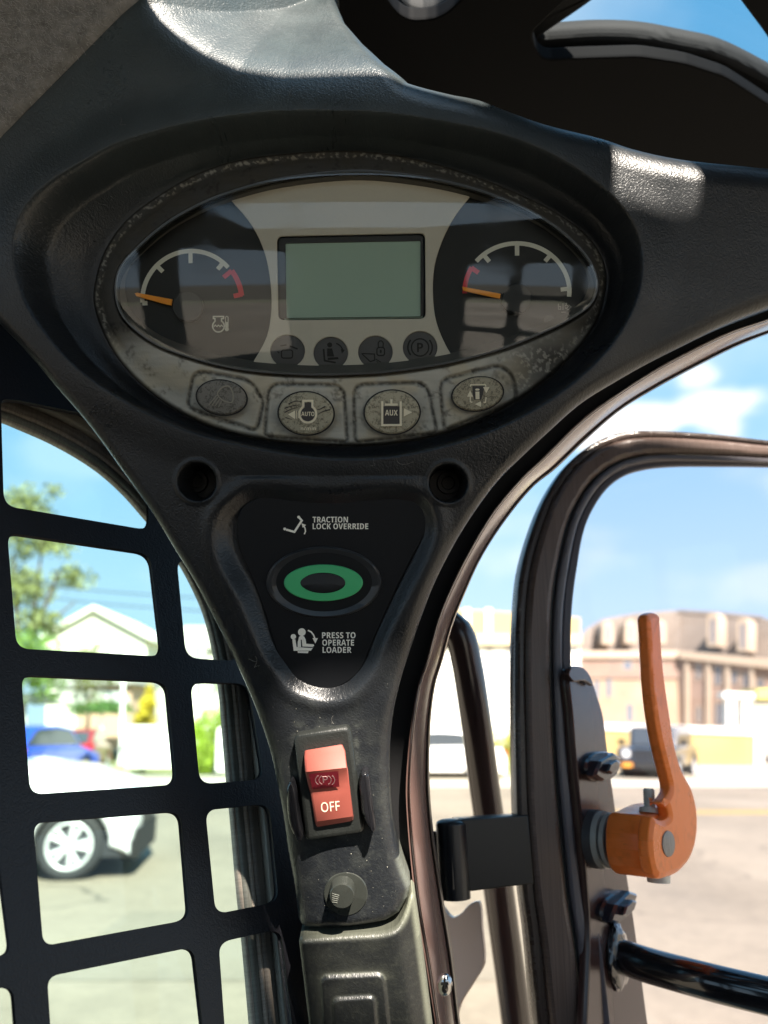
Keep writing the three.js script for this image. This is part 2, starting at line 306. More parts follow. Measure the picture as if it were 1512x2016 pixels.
function shellColor(x, y) {                                                             // pollen and dust lie on the lower column and round the switch
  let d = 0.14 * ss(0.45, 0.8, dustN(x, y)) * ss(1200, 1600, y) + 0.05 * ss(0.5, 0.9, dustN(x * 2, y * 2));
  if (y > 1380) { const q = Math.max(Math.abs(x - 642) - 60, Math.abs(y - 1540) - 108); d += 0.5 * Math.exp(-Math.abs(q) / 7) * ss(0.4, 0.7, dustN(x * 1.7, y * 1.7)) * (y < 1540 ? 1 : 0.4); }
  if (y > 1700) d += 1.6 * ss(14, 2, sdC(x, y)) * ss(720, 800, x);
  const top = 0.5 * ss(620, 120, y) * ss(1500, 500, x) * (0.5 + 0.5 * dustN(x * 0.7, y * 0.7));                     // paler, cooler upper shell: sky light put into the colour
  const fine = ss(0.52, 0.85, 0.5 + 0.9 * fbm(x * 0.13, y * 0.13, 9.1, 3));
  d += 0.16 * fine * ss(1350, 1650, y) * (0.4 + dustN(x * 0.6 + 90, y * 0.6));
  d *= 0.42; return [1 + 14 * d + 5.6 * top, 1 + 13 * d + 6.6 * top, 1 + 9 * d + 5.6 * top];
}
const con = thing('control_console', 'black grained plastic console shell with oval cowl and narrow lower column between the windows', 'console', K.world(660, 1830, -0.03));
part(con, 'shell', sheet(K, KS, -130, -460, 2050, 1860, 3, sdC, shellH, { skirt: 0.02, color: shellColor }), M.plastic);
for (const [cx, cy] of holesAt) part(con, 'screw_well', turned(K, cx, cy, -0.028, [[0, 0.0006], [0.35, 0.0006], [0.4, 0.0022], [0.62, 0.0022], [0.66, 0], [1.05, 0]], 34, 34, 0, 24), std([0.004, 0.004, 0.005], 0.5));
{ // dust specks and lint
  const g = [];
  for (let i = 0; i < 520; i++) {
    const low = rnd() < 0.72, x = low ? 500 + rnd() * 320 : -20 + rnd() * 1500, y = low ? 1200 + Math.pow(rnd(), 0.8) * 640 : 140 + rnd() * 1150;
    if (sdC(x, y) < 24 || sdE(x, y) > -10 || sdT(x, y) > -20) continue;
    const r = 0.25 + rnd() * rnd() * 1.0, a = (x - 756) * KS, b = (1008 - y) * KS, h = shellH(x, y) * KS;
    g.push(new THREE.TetrahedronGeometry(r * KS * 1.0).rotateX(rnd() * 6).rotateY(rnd() * 6).translate(a, b, h + 0.0001).applyMatrix4(K.M));
  }
  const m = part(con, 'dust_specks', mergeGeometries(g), std([0.34, 0.33, 0.27], 0.9)); m.userData.kind = 'stuff';
  const lint = [];
  for (const [x, y, l, a] of [[735, 912, 26, 0.9], [795, 911, 30, -0.2], [655, 1420, 18, 1], [470, 140, 30, -0.6], [575, 186, 16, 1.3], [242, 245, 22, -0.8], [500, 1298, 14, 0.4], [505, 1310, 12, -0.7], [1236, 396, 18, 1.1]]) {
    const P = []; for (let i = 0; i <= 6; i++) { const t = i / 6 - 0.5, X = x + Math.cos(a) * l * t + 5 * Math.sin(t * 5 + a * 3), Y = y - Math.sin(a) * l * t + 4 * Math.cos(t * 6); P.push(K.loc((X - 756) * KS, (1008 - Y) * KS, shellH(X, Y) * KS + 0.0002)); }
    lint.push(tube(P, 0.00007, 16, 5));
  }
  const lm = part(con, 'lint', lint, std([0.2, 0.195, 0.18], 0.95)); lm.userData.kind = 'stuff';
}

// ---------- felt headliner ----------
{
  const F = thing('felt_headliner', 'grey fuzzy felt headliner above the console with a straight diagonal edge', 'headliner', K.world(60, 200, 0.01));
  const feltC = [[-400, -300], [330, -300], [285, -20], [262, 6], [8, 264], [-40, 318], [-400, 700]], sf = sdf(feltC);
  const H = (x, y) => { const d = sf(x, y); return 16 - 14 * Math.exp(-Math.max(0, d) / 7) + 2.6 * fbm(x * 0.03, y * 0.03, 1, 3) + 1.6 * fbm(x * 0.16, y * 0.16, 5, 3); };
  const tone = (x, y) => { const v = 1 + 0.75 * fbm(x * 0.045, y * 0.045, 2, 4) + 0.5 * fbm(x * 0.22, y * 0.22, 4, 2); return [v, v * 0.985, v * 0.95]; };
  part(F, 'felt', sheet(K, KS, -120, -200, 340, 400, 2.5, sf, H, { skirt: 0.006, color: tone }), std([0.2, 0.2, 0.198], 1, { vertexColors: true, sheen: 0.5, sheenRoughness: 0.8, sheenColor: new THREE.Color(0.3, 0.3, 0.3) }));
  const fib = [];
  for (let i = 0; i < 9000; i++) {
    const x = -60 + rnd() * 350, y = -60 + rnd() * 370; if (sf(x, y) < 1) continue;
    const a = rnd() * 6.28, l = 4 + rnd() * 9, h = H(x, y) * KS, A = K.loc((x - 756) * KS, (1008 - y) * KS, h - 0.0002), X = x + Math.cos(a) * l, Y = y + Math.sin(a) * l;
    const B = K.loc((X - 756) * KS, (1008 - Y) * KS, h + (0.4 + rnd()) * 0.0006), Cc = K.loc((x + 1 - 756) * KS, (1008 - y + 0.6) * KS, h);
    fib.push(A.x, A.y, A.z, Cc.x, Cc.y, Cc.z, B.x, B.y, B.z);
  }
  const g = new THREE.BufferGeometry(); g.setAttribute('position', new THREE.Float32BufferAttribute(fib, 3)); g.setAttribute('uv', new THREE.Float32BufferAttribute(new Float32Array(fib.length / 3 * 2), 2)); g.computeVertexNormals();
  const m = part(F, 'felt_fibres', g, std([0.42, 0.42, 0.41], 1)); m.userData.kind = 'stuff';
}

// ---------- instrument cluster ----------
{
  const C = thing('instrument_cluster', 'oval instrument cluster with two dials, a small screen and four worn push buttons', 'instrument cluster', K.world(700, 870, HB));
  const cells = [
    { p: [[382, 729], [494, 748], [518, 790], [502, 848], [364, 800]], r: [22, 26, 14, 16, 16] },
    { p: [[530, 755], [676, 758], [683, 869], [517, 858]], r: [24, 26, 10, 14] },
    { p: [[696, 757], [840, 752], [862, 851], [698, 870]], r: [24, 28, 14, 12] },
    { p: [[866, 748], [984, 718], [1012, 738], [1021, 786], [876, 846]], r: [20, 24, 14, 14, 12] },
  ];
  const cellK = cells.map((c) => sdf(lift(roundPoly(c.p, c.r), HB + 0.004)));
  const bH = (x, y) => {                                                                 // a low dome from the outer rim to the lens seat
    const o = sdB(x, y), i = Math.max(0, -sdL(x, y)), t = o / (o + i + 1e-6), R = 12;
    let h = HB / KS - 18 + 18 * Math.sqrt(Math.max(0, 1 - (1 - Math.min(1, o / R)) ** 2)) + 16 * ss(0, 1, t) * ss(0.0, 0.5, t) - 9 * ss(9, 2, i) * (sdL(x, y) < 0 ? 1 : 0);
    for (const s of cellK) { const d = s(x, y); h -= 5 * Math.exp(-((d / 3.2) ** 2)); h += 1.5 * ss(3, 8, d); }
    return h;
  };
  const bC = (x, y) => {
    const o = sdB(x, y), i = -sdL(x, y), wear = 0.5 + 0.85 * fbm(x * 0.028 + 7, y * 0.028, 2, 5), fine = 0.5 + 0.9 * fbm(x * 0.11, y * 0.11, 6, 3);
    const top = ss(640, 560, y - 0.12 * Math.abs(x - 700)), right = ss(940, 1120, x);
    let v = mix(1, 0.5, ss(0.55, 0.75, wear) * ss(0.35, 0.65, fine)) * (0.9 + 0.2 * fbm(x * 0.02, y * 0.12, 8, 3));
    v *= mix(1, mix(0.10, 0.55, ss(0.50, 0.66, fine) * ss(6, 14, o) * ss(26, 18, o)), top);             // shade of the upper ring put into the colour, with a worn-through line
    v *= mix(1, mix(0.10, 0.75, ss(0.52, 0.60, fine) * ss(0.34, 0.62, wear)), right * (1 - top));
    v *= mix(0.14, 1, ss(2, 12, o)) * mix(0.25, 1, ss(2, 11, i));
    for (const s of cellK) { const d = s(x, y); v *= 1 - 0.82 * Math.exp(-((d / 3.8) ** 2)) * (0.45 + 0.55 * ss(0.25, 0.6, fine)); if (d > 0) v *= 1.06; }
    const tan = ss(0.42, 0.7, 0.5 + 0.8 * fbm(x * 0.017, y * 0.017, 12, 3));
    return [v * mix(0.98, 1.03, tan), v * mix(1, 0.99, tan), v * mix(0.99, 0.87, tan)];
  };
  const ringIn = sdf(lift(lensC, HL)), bIn = (x, y) => Math.min(sdB(x, y), -(ringIn(x, y) - 3));
  part(C, 'bezel', sheet(K, KS, 90, 230, 1290, 930, 2, bIn, bH, { skirt: 0.004, color: bC }), std([0.5, 0.49, 0.44], 0.62, { vertexColors: true, metalness: 0.15, bumpMap: grainTex, bumpScale: 0.00006 }), 'worn silver-grey bezel with dirt in the grooves');

  // inner ring, face plate, dials
  const shrink = (pts, k, kx = k) => { const s = pts.reduce((a, p) => [a[0] + p[0] / pts.length, a[1] + p[1] / pts.length], [0, 0]); return pts.map(([x, y]) => [s[0] + (x - s[0]) * kx, s[1] + (y - s[1]) * k]); };
  const faceC = shrink(lensC, 0.9, 0.962), HF = -0.0235;
  const inRing = [...lensC], pos = [], idx = [];
  inRing.forEach((p, i) => { const a = K.world(p[0], p[1], HL - 0.001), b = K.world(...faceC[i], HF); pos.push(...a.toArray(), ...b.toArray()); const j = (i + 1) % inRing.length; idx.push(2 * i, 2 * i + 1, 2 * j, 2 * j, 2 * i + 1, 2 * j + 1); });
  const rg = new THREE.BufferGeometry(); rg.setAttribute('position', new THREE.Float32BufferAttribute(pos, 3)); rg.setAttribute('uv', new THREE.Float32BufferAttribute(new Float32Array(pos.length / 3 * 2), 2)); rg.setIndex(idx); rg.computeVertexNormals();
  part(C, 'inner_rim', rg, std([0.09, 0.085, 0.078], 0.55));
  part(C, 'lens_seal', ribbon(K, lensC, 5, HL - 0.0004, 0.002, true), std([0.08, 0.085, 0.088], 0.35, { metalness: 0.4 }));
  const dialM = std([0.016, 0.018, 0.021], 0.6), brush = texture(256, 0.012, (x, y) => { const v = 0.86 + 0.2 * (nD(x * 128, y * 128) - 0.5); return [v, v, v]; });
  const silver = std([0.7, 0.665, 0.59], 0.5, { metalness: 0.2, map: brush });
  const plateC = [...smooth([[454, 393], [496, 444], [521, 498], [532, 556], [534, 607], [525, 662], [494, 720]], 24, false), [560, 733], [690, 737], [800, 731], [899, 716], ...smooth([[898, 712], [878, 680], [860, 636], [853, 589], [855, 527], [871, 473], [896, 425], [931, 380]], 24, false), [800, 356], [700, 350], [560, 362]];
  const lcdHole = roundPoly([[545, 465], [837, 459], [838, 627], [548, 630]], 12);
  const lamps = [[566, 691], [651, 695], [739, 693], [827, 684]];
  const dl = part(C, 'dial_face', slab(K, [...smooth([[240, 560], [290, 470], [380, 412], [470, 388]], 16, false), [545, 520], [548, 640], [500, 732], [400, 712], [300, 674]], HF - 0.0012, 0.002), dialM);
  const dr = part(C, 'dial_face', slab(K, [[840, 640], [840, 500], [920, 380], ...smooth([[930, 384], [1040, 425], [1120, 480], [1160, 540], [1164, 580], [1120, 628]], 18, false), [1000, 680], [890, 712]], HF - 0.0012, 0.002), dialM);
  const fp = part(C, 'face_plate', slab(K, plateC, HF + 0.0008, 0.0016, 0.0005, [lcdHole, ...lamps.map(([x, y]) => ell(x, y, 34, 32, 0, 40))]), silver);
  part(fp, 'screen_frame', slab(K, roundPoly([[549, 469], [833, 463], [834, 624], [552, 627]], 10), HF - 0.0006, 0.001, 0, [roundPoly([[562, 479], [828, 474], [828, 623], [564, 626]], 3)]), std([0.03, 0.03, 0.032], 0.45));
  part(C, 'screen', slab(K, [[558, 474], [832, 469], [832, 626], [560, 629]], HF - 0.0012, 0.001), std([0.38, 0.53, 0.46], 0.3, { clearcoat: 0.5, clearcoatRoughness: 0.08 }), 'blank grey-green display');

  const white = std([0.75, 0.76, 0.7], 0.6), red = std([0.7, 0.05, 0.07], 0.55), orange = std([1.0, 0.36, 0.02], 0.45), HD = HF - 0.0010;
  // left dial: scale, ticks, red zone, needle
  const scaleL = [ribbon(K, arc(377, 592, 97, 98, 182, 42, 30), 8.5, HD)];
  const tick = (cx, cy, rx, ry, a, l, w = 8.5) => ribbon(K, [[cx + rx * Math.cos(rad(a)), cy - ry * Math.sin(rad(a))], [cx + (rx - l) * Math.cos(rad(a)), cy - (ry - l) * Math.sin(rad(a))]], w, HD + 0.00003);
  scaleL.push(tick(375, 592, 95, 96, 90, 22, 8), tick(377, 592, 97, 98, 135, 17), tick(377, 592, 97, 98, 50, 17), tick(377, 592, 97, 98, 183, 10));
  part(dl, 'dial_scale', mergeGeometries(scaleL), white);
  part(dl, 'red_zone', mergeGeometries([ribbon(K, arc(377, 592, 99, 98, 37, 6, 10), 10, HD), ribbon(K, [[477, 579], [460, 583]], 9, HD + 0.00003), ribbon(K, [[456, 533], [440, 546]], 9, HD + 0.00003)]), red);
  part(dl, 'needle_hub', turned(K, 372, 606, HF - 0.001, [[1, 0], [1, 0.003], [0.93, 0.0036], [0.9, 0.0036], [0, 0.0036]], 30, 30, 0, 32), std([0.03, 0.032, 0.036], 0.45));
  part(C, 'gauge_needle', slab(K, [[265, 577], [270, 576], [339, 589], [337, 601], [330, 600], [268, 583]], HF + 0.0024, 0.0012, 0.0003), orange);
  // right dial
  const scaleR = [ribbon(K, arc(1018, 574, 103, 95, 141, -6, 32), 8.5, HD), tick(1018, 574, 101, 93, 90, 22, 8.5), tick(1018, 574, 103, 95, 130, 18), tick(1018, 574, 103, 95, 50, 17), ribbon(K, [[1122, 568], [1104, 570]], 8, HD + 0.00003)];
  part(dr, 'dial_scale', mergeGeometries(scaleR), white);
  part(dr, 'red_zone', mergeGeometries([ribbon(K, arc(1018, 574, 103, 95, 182, 150, 10), 9, HD), ribbon(K, [[928, 527], [942, 537]], 9, HD + 0.00003)]), red);
  part(C, 'gauge_needle', slab(K, [[910, 564], [986, 578], [984, 588], [912, 572]], HF + 0.0024, 0.0012, 0.0003), orange);
  part(dr, 'needle_hub', turned(K, 1016, 590, HF - 0.001, [[1, 0], [1, 0.003], [0.9, 0.0036], [0, 0.0036]], 30, 30, 0, 32), std([0.022, 0.024, 0.028], 0.45));
  part(dr, 'warning_light', turned(K, 1081, 630, HD, [[1, 0], [0.9, 0.0003], [0, 0.0003]], 11, 11, 0, 24), std([0.02, 0.022, 0.03], 0.3));
  // printed symbols on the dials
  const ic = [ribbon(K, arc(430, 642, 11.5, 11.5, 125, 415, 26), 2.6, HD), ribbon(K, [[423.5, 633], [423, 627], [420, 627], [420, 623], [440, 623], [440, 627], [436, 627], [436, 633]], 2.4, HD), ribbon(K, [[421, 643], [424, 640], [427, 643], [430, 640], [433, 643], [436, 640], [439, 643]], 1.8, HD), ribbon(K, roundPoly([[444, 623], [449, 623], [449, 647], [444, 647]], 2.5), 1.5, HD, 0.0002, true), slab(K, ell(446.5, 648, 4, 4, 0, 16), HD, 0.0002), slab(K, [[445, 634], [448, 634], [448, 648], [445, 648]], HD, 0.0002)];
  part(dl, 'coolant_symbol', mergeGeometries(ic), white);
  const ic2 = [ribbon(K, [[1099.5, 598], [1099.5, 609], [1104, 609], [1104, 603.5], [1099.5, 603.5]], 1.6, HD), ribbon(K, [[1108.5, 597], [1108.5, 610]], 1.8, HD), slab(K, ell(1115, 597.5, 1.6, 1.6, 0, 10), HD, 0.0002), ribbon(K, [[1112, 603], [1115, 600], [1119, 603], [1116, 607], [1112, 606]], 1.5, HD), ribbon(K, [[1120, 600], [1123, 604], [1120, 609], [1116, 610]], 1.4, HD), ribbon(K, [[1105, 614.5], [1118, 614.5]], 1.3, HD), ribbon(K, [[1122, 602], [1125, 604], [1122, 607]], 1.2, HD)];
  part(dr, 'filter_symbol', mergeGeometries(ic2), std([0.3, 0.3, 0.29], 0.6));

  // four warning lamps
  const lampM = std([0.09, 0.09, 0.1], 0.5), ink = std([0.006, 0.006, 0.007], 0.6), HI = HF - 0.0002;
  lamps.forEach(([x, y], i) => {
    const l = part(C, 'warning_lamp', turned(K, x, y, HF - 0.0012, [[1.02, 0], [1.02, 0.0006], [0.9, 0.0008], [0, 0.0008]], 34, 32, 0, 40), lampM);
    let s;
    if (i === 3) s = [ribbon(K, arc(x, y, 17, 17, 0, 360, 32).slice(0, -1), 2.6, HI, 0.0002, true), text(K, 'P', x - 6, y + 9, 18, 12, HI), ribbon(K, arc(x, y, 24, 23, 40, -40, 12), 3, HI), ribbon(K, arc(x, y, 24, 23, 140, 220, 12), 3, HI)];
    else if (i === 2) s = [ribbon(K, [[x - 27, y + 3], [x - 2, y + 4], [x - 1, y + 16], [x - 10, y + 19], [x - 27, y + 3]], 2.2, HI), ribbon(K, [[x + 1, y + 14], [x + 12, y + 21]], 1.8, HI), ribbon(K, [[x + 2, y + 18], [x + 8, y + 23]], 1.5, HI), ribbon(K, roundPoly([[x + 3, y - 9], [x + 18, y - 9], [x + 18, y + 7], [x + 3, y + 7]], 5), 2.4, HI, 0.0002, true), ribbon(K, [[x + 6, y - 9], ...arc(x + 10.5, y - 16, 5, 6, 180, 0, 10), [x + 15, y - 9]], 2.2, HI), slab(K, ell(x + 10.5, y - 1, 2, 3.5, 0, 12), HI, 0.0002)];
    else if (i === 1) s = [slab(K, ell(x - 2, y - 16, 5, 5, 0, 14), HI, 0.0002), slab(K, [[x - 7, y - 9], [x + 3, y - 9], [x + 7, y + 7], [x - 7, y + 7]], HI, 0.0002), slab(K, [[x - 6, y + 9], [x + 14, y + 8], [x + 16, y + 12], [x - 6, y + 14]], HI, 0.0002), ribbon(K, [[x - 14, y - 8], [x - 12, y + 15], [x + 10, y + 19]], 3.5, HI), ribbon(K, arc(x + 4, y - 2, 20, 18, 70, 10, 10), 2.4, HI), slab(K, [[x + 20, y - 8], [x + 28, y - 6], [x + 22, y + 1]], HI, 0.0002)];
    else s = [ribbon(K, roundPoly([[x - 12, y - 2], [x + 10, y - 2], [x + 10, y + 14], [x - 12, y + 14]], 5), 2.4, HI, 0.0002, true), ribbon(K, [[x - 16, y + 4], [x - 20, y + 1]], 2.2, HI), ribbon(K, [[x + 4, y - 10], [x + 20, y - 4]], 3, HI), ribbon(K, [[x - 14, y - 10], [x - 2, y - 12]], 2.4, HI)];
    part(l, 'lamp_symbol', mergeGeometries(s), ink);
  });

  // the clear lens over it all
  const sl = sdf(lift(lensC, HL));
  part(C, 'lens', sheet(K, KS, 140, 270, 1260, 800, 4, sl, (x, y) => HL / KS + 15 * (1 - Math.min(1, ((x - 704) / 500) ** 2 + ((y - 534) / 214) ** 2))), new THREE.MeshPhysicalMaterial({ color: 0xf2f3ee, roughness: 0.3, roughnessMap: smudgeTex, transmission: 1, thickness: 0, ior: 1.55, side: THREE.DoubleSide }));

  // push buttons
  const btnM = [std([0.2, 0.19, 0.165], 0.6), std([0.4, 0.37, 0.27], 0.62), std([0.44, 0.4, 0.29], 0.62), std([0.38, 0.34, 0.24], 0.62)];
  const wearTex = texture(256, 0.022, (x, y) => { const a = nE(x * 16, y * 16) * 0.5 + nB(x * 56, y * 56) * 0.5, v = 0.45 + 0.65 * ss(0.25, 0.6, a); return [v, v, v * 0.97]; });
  btnM.forEach((m) => { m.map = wearTex; });
  const pale = std([0.85, 0.78, 0.58], 0.6), dark = std([0.05, 0.045, 0.042], 0.6), HBt = HB + 0.0045, HP = HBt + 0.0022;
  const spots = [[437, 783, 49, 34, 0.12, 'button_headlight'], [603, 814, 54, 42, 0.06, 'b'], [772, 812, 54, 43, -0.03, 'c'], [940, 776, 50, 33, -0.16, 'd']];
  spots.forEach(([x, y, rx, ry, r], i) => {
    part(C, 'button_groove', turned(K, x, y, HB + 0.004, [[1.05, 0], [1.05, 0.0009], [0.96, 0.0009]], rx, ry, -r, 48), std([0.012, 0.012, 0.012], 0.7));
    const b = part(C, 'push_button', turned(K, x, y, HB + 0.004, [[1, 0], [0.99, 0.0012], [0.93, 0.0021], [0.6, 0.0026], [0, 0.0027]], rx, ry, -r, 48), btnM[i], ['dark push button with a headlight symbol', 'worn push button marked AUTO n/min', 'worn push button marked AUX', 'worn push button with an i in a ring of arrows'][i]);
    let s = [], d = [];
    if (i === 0) s = [ribbon(K, smooth([[428, 776], [437, 763], [450, 760], [457, 770], [459, 783], [456, 792], [447, 791], [437, 787]], 28), 2.6, HP + 0.0004, 0.0003, true), ribbon(K, [[427, 778], [411, 797]], 2, HP + 0.0002), ribbon(K, [[429, 782], [417, 798]], 2, HP + 0.0002), ribbon(K, [[432, 786], [424, 799]], 1.8, HP + 0.0002), ribbon(K, [[436, 790], [430, 802]], 1.6, HP + 0.0002)];
    if (i === 1) {
      s = [ribbon(K, [[597, 801], [597, 789], [615, 789], [615, 801], ...arc(606, 815, 16.5, 17, 52, -232, 26), [597, 801]], 4.2, HP + 0.0007), slab(K, [[567, 816], [581, 808], [581, 825]], HP + 0.0004, 0.0003), ribbon(K, [[584, 808], [584, 824]], 1.5, HP + 0.0005), ribbon(K, [[588, 809], [588, 823]], 1.5, HP + 0.0005), text(K, 'AUTO', 593, 819, 8.5, 26, HP + 0.0010), text(K, 'n/min', 592, 847, 7.5, 30, HP + 0.0001)];
      d = [slab(K, ell(606, 815, 14, 14, 0, 24), HP + 0.0005, 0.0004), slab(K, [[600, 793], [613, 793], [613, 803], [600, 803]], HP + 0.00045, 0.0004)];
      for (const pp of [[[560, 804], [575, 799], [590, 797]], [[560, 812], [572, 806], [584, 803]], [[562, 822], [575, 826]], [[568, 795], [580, 790], [594, 790]], [[640, 800], [628, 806], [624, 806]], [[650, 806], [636, 810], [628, 814]]]) d.push(ribbon(K, smooth(pp, 8, false), [2.2, 2, 1.8, 1.6, 1.5, 1.3, 1.1, 0.9, 0.7], HP + 0.0003, 0.0004));
    }
    if (i === 2) { s = [ribbon(K, [[752.5, 790], [752.5, 837], [789, 837], [789, 790]], 4.4, HP + 0.0008), ribbon(K, [[758, 796.5], [783, 796.5]], 4.4, HP + 0.0008), ribbon(K, [[770.5, 786], [770.5, 795]], 4.4, HP + 0.0008), slab(K, [[795, 804], [812, 811.5], [795, 820]], HP + 0.0005, 0.0003), text(K, 'AUX', 758, 818, 11, 25, HP + 0.0009)]; d = [slab(K, [[754, 800], [788, 800], [788, 835], [754, 835]], HP + 0.0006, 0.0004)]; }
    if (i === 3) {
      s = [text(K, 'i', 936, 786, 21, 8.5, HP + 0.0008, -0.02), ribbon(K, [[926, 761], [927, 757.5], [955, 757], [957, 761]], 2.4, HP + 0.0005), slab(K, [[951, 762], [964, 762], [957.5, 774]], HP + 0.0005, 0.0003), ribbon(K, [[957, 782], [956, 792], [952, 792]], 2.4, HP + 0.0005), slab(K, [[947, 790], [947, 801], [935, 795.5]], HP + 0.0005, 0.0003), ribbon(K, [[930, 792], [926, 791], [926, 780]], 2.4, HP + 0.0005), slab(K, [[919.5, 781], [931.5, 781], [925.5, 768]], HP + 0.0005, 0.0003)];
      d = [slab(K, [[930, 760], [954, 760], [951, 776], [947, 787], [934, 787], [931, 776]], HP + 0.00045, 0.0004)];
    }
    if (d.length) part(b, 'dark_field', mergeGeometries(d), dark);
    part(b, 'button_symbol', mergeGeometries(s), i === 0 ? std([0.3, 0.285, 0.23], 0.6) : pale);
  });
}

// ---------- lock panel with the green button ----------
{
  const T = thing('lock_override_panel', 'black three-cornered panel with a green oval button and white lettering', 'switch panel', K.world(645, 1370, -0.006));
  const HT = -0.0045;
  part(T, 'panel', slab(K, panelIn, HT, 0.003, 0.0008), M.panelBlack);
  const dish = part(T, 'button_dish', turned(K, 638, 1146, HT, [[1, 0], [0.985, 0.0012], [0.95, 0.0017], [0.9, 0.0013], [0.8, -0.0005], [0.72, -0.0008], [0.7, 0]], 114, 70, 0, 72, 0.7), std([0.03, 0.033, 0.037], 0.32));
  const but = part(T, 'green_button', turned(K, 637, 1147, HT, [[1, -0.0005], [1, 0.0012], [0.96, 0.0018], [0.56, 0.002]], 77.5, 36, 0, 72), std([0.07, 0.5, 0.2], 0.45), 'green ring-shaped button');
  part(but, 'button_centre', turned(K, 636, 1147, HT, [[1, 0.0008], [1, 0.002], [0.9, 0.0022], [0, 0.0019]], 44, 18.5, 0, 48), std([0.012, 0.014, 0.017], 0.45));
  const print = std([0.95, 0.93, 0.83], 0.6), HN = HT + 0.0001;
  part(T, 'lettering', mergeGeometries([text(K, 'TRACTION', 615.5, 1028.5, 11.3, 69.5, HN), text(K, 'LOCK OVERRIDE', 615.5, 1041.7, 11.3, 109.5, HN), text(K, 'PRESS TO', 634, 1256.5, 11.8, 66, HN), text(K, 'OPERATE', 634.5, 1271, 11.8, 62.5, HN), text(K, 'LOADER', 635, 1285.3, 11.8, 57, HN)]), print);
  const s1 = Z(540, 990, 6.873, [[160, 362], [272, 393], [372, 240], [338, 200]]);
  part(T, 'lap_bar_symbol', mergeGeometries([ribbon(K, s1, 4.2, HN), slab(K, ell(560.5, 1041.3, 2.8, 2.8, 0, 14), HN + 0.00002, 0.00015), slab(K, ell(588, 1018, 2.8, 2.8, 0, 14), HN + 0.00002, 0.00015), ribbon(K, Z(540, 990, 6.873, [[406, 425], [422, 385], [416, 345], [404, 318]]), 2.6, HN), slab(K, Z(540, 990, 6.873, [[366, 275], [430, 300], [385, 338]]), HN, 0.00015)]), print);
  const q = (p) => Z(540, 1210, 6.873, p);
  part(T, 'seated_operator_symbol', mergeGeometries([slab(K, ell(594.2, 1244.5, 7.6, 7.6, 0, 24), HN, 0.00015), slab(K, ell(577.6, 1253.5, 5.2, 5.2, 0, 20), HN, 0.00015), slab(K, q([[243, 335], [285, 335], [302, 440], [500, 452], [525, 445], [495, 488], [262, 490]]), HN, 0.00015), slab(K, q([[315, 440], [318, 370], [335, 300], [370, 280], [405, 298], [425, 340], [432, 395], [530, 402], [540, 420], [520, 438], [380, 432], [372, 340], [358, 340], [362, 440]]), HN + 0.00003, 0.00015), slab(K, q([[315, 495], [465, 495], [455, 522], [320, 518]]), HN, 0.00015), ribbon(K, q([[455, 212], [500, 235], [530, 275], [548, 320]]), 2.8, HN), slab(K, q([[515, 318], [592, 318], [555, 390]]), HN, 0.00015)]), print);
}

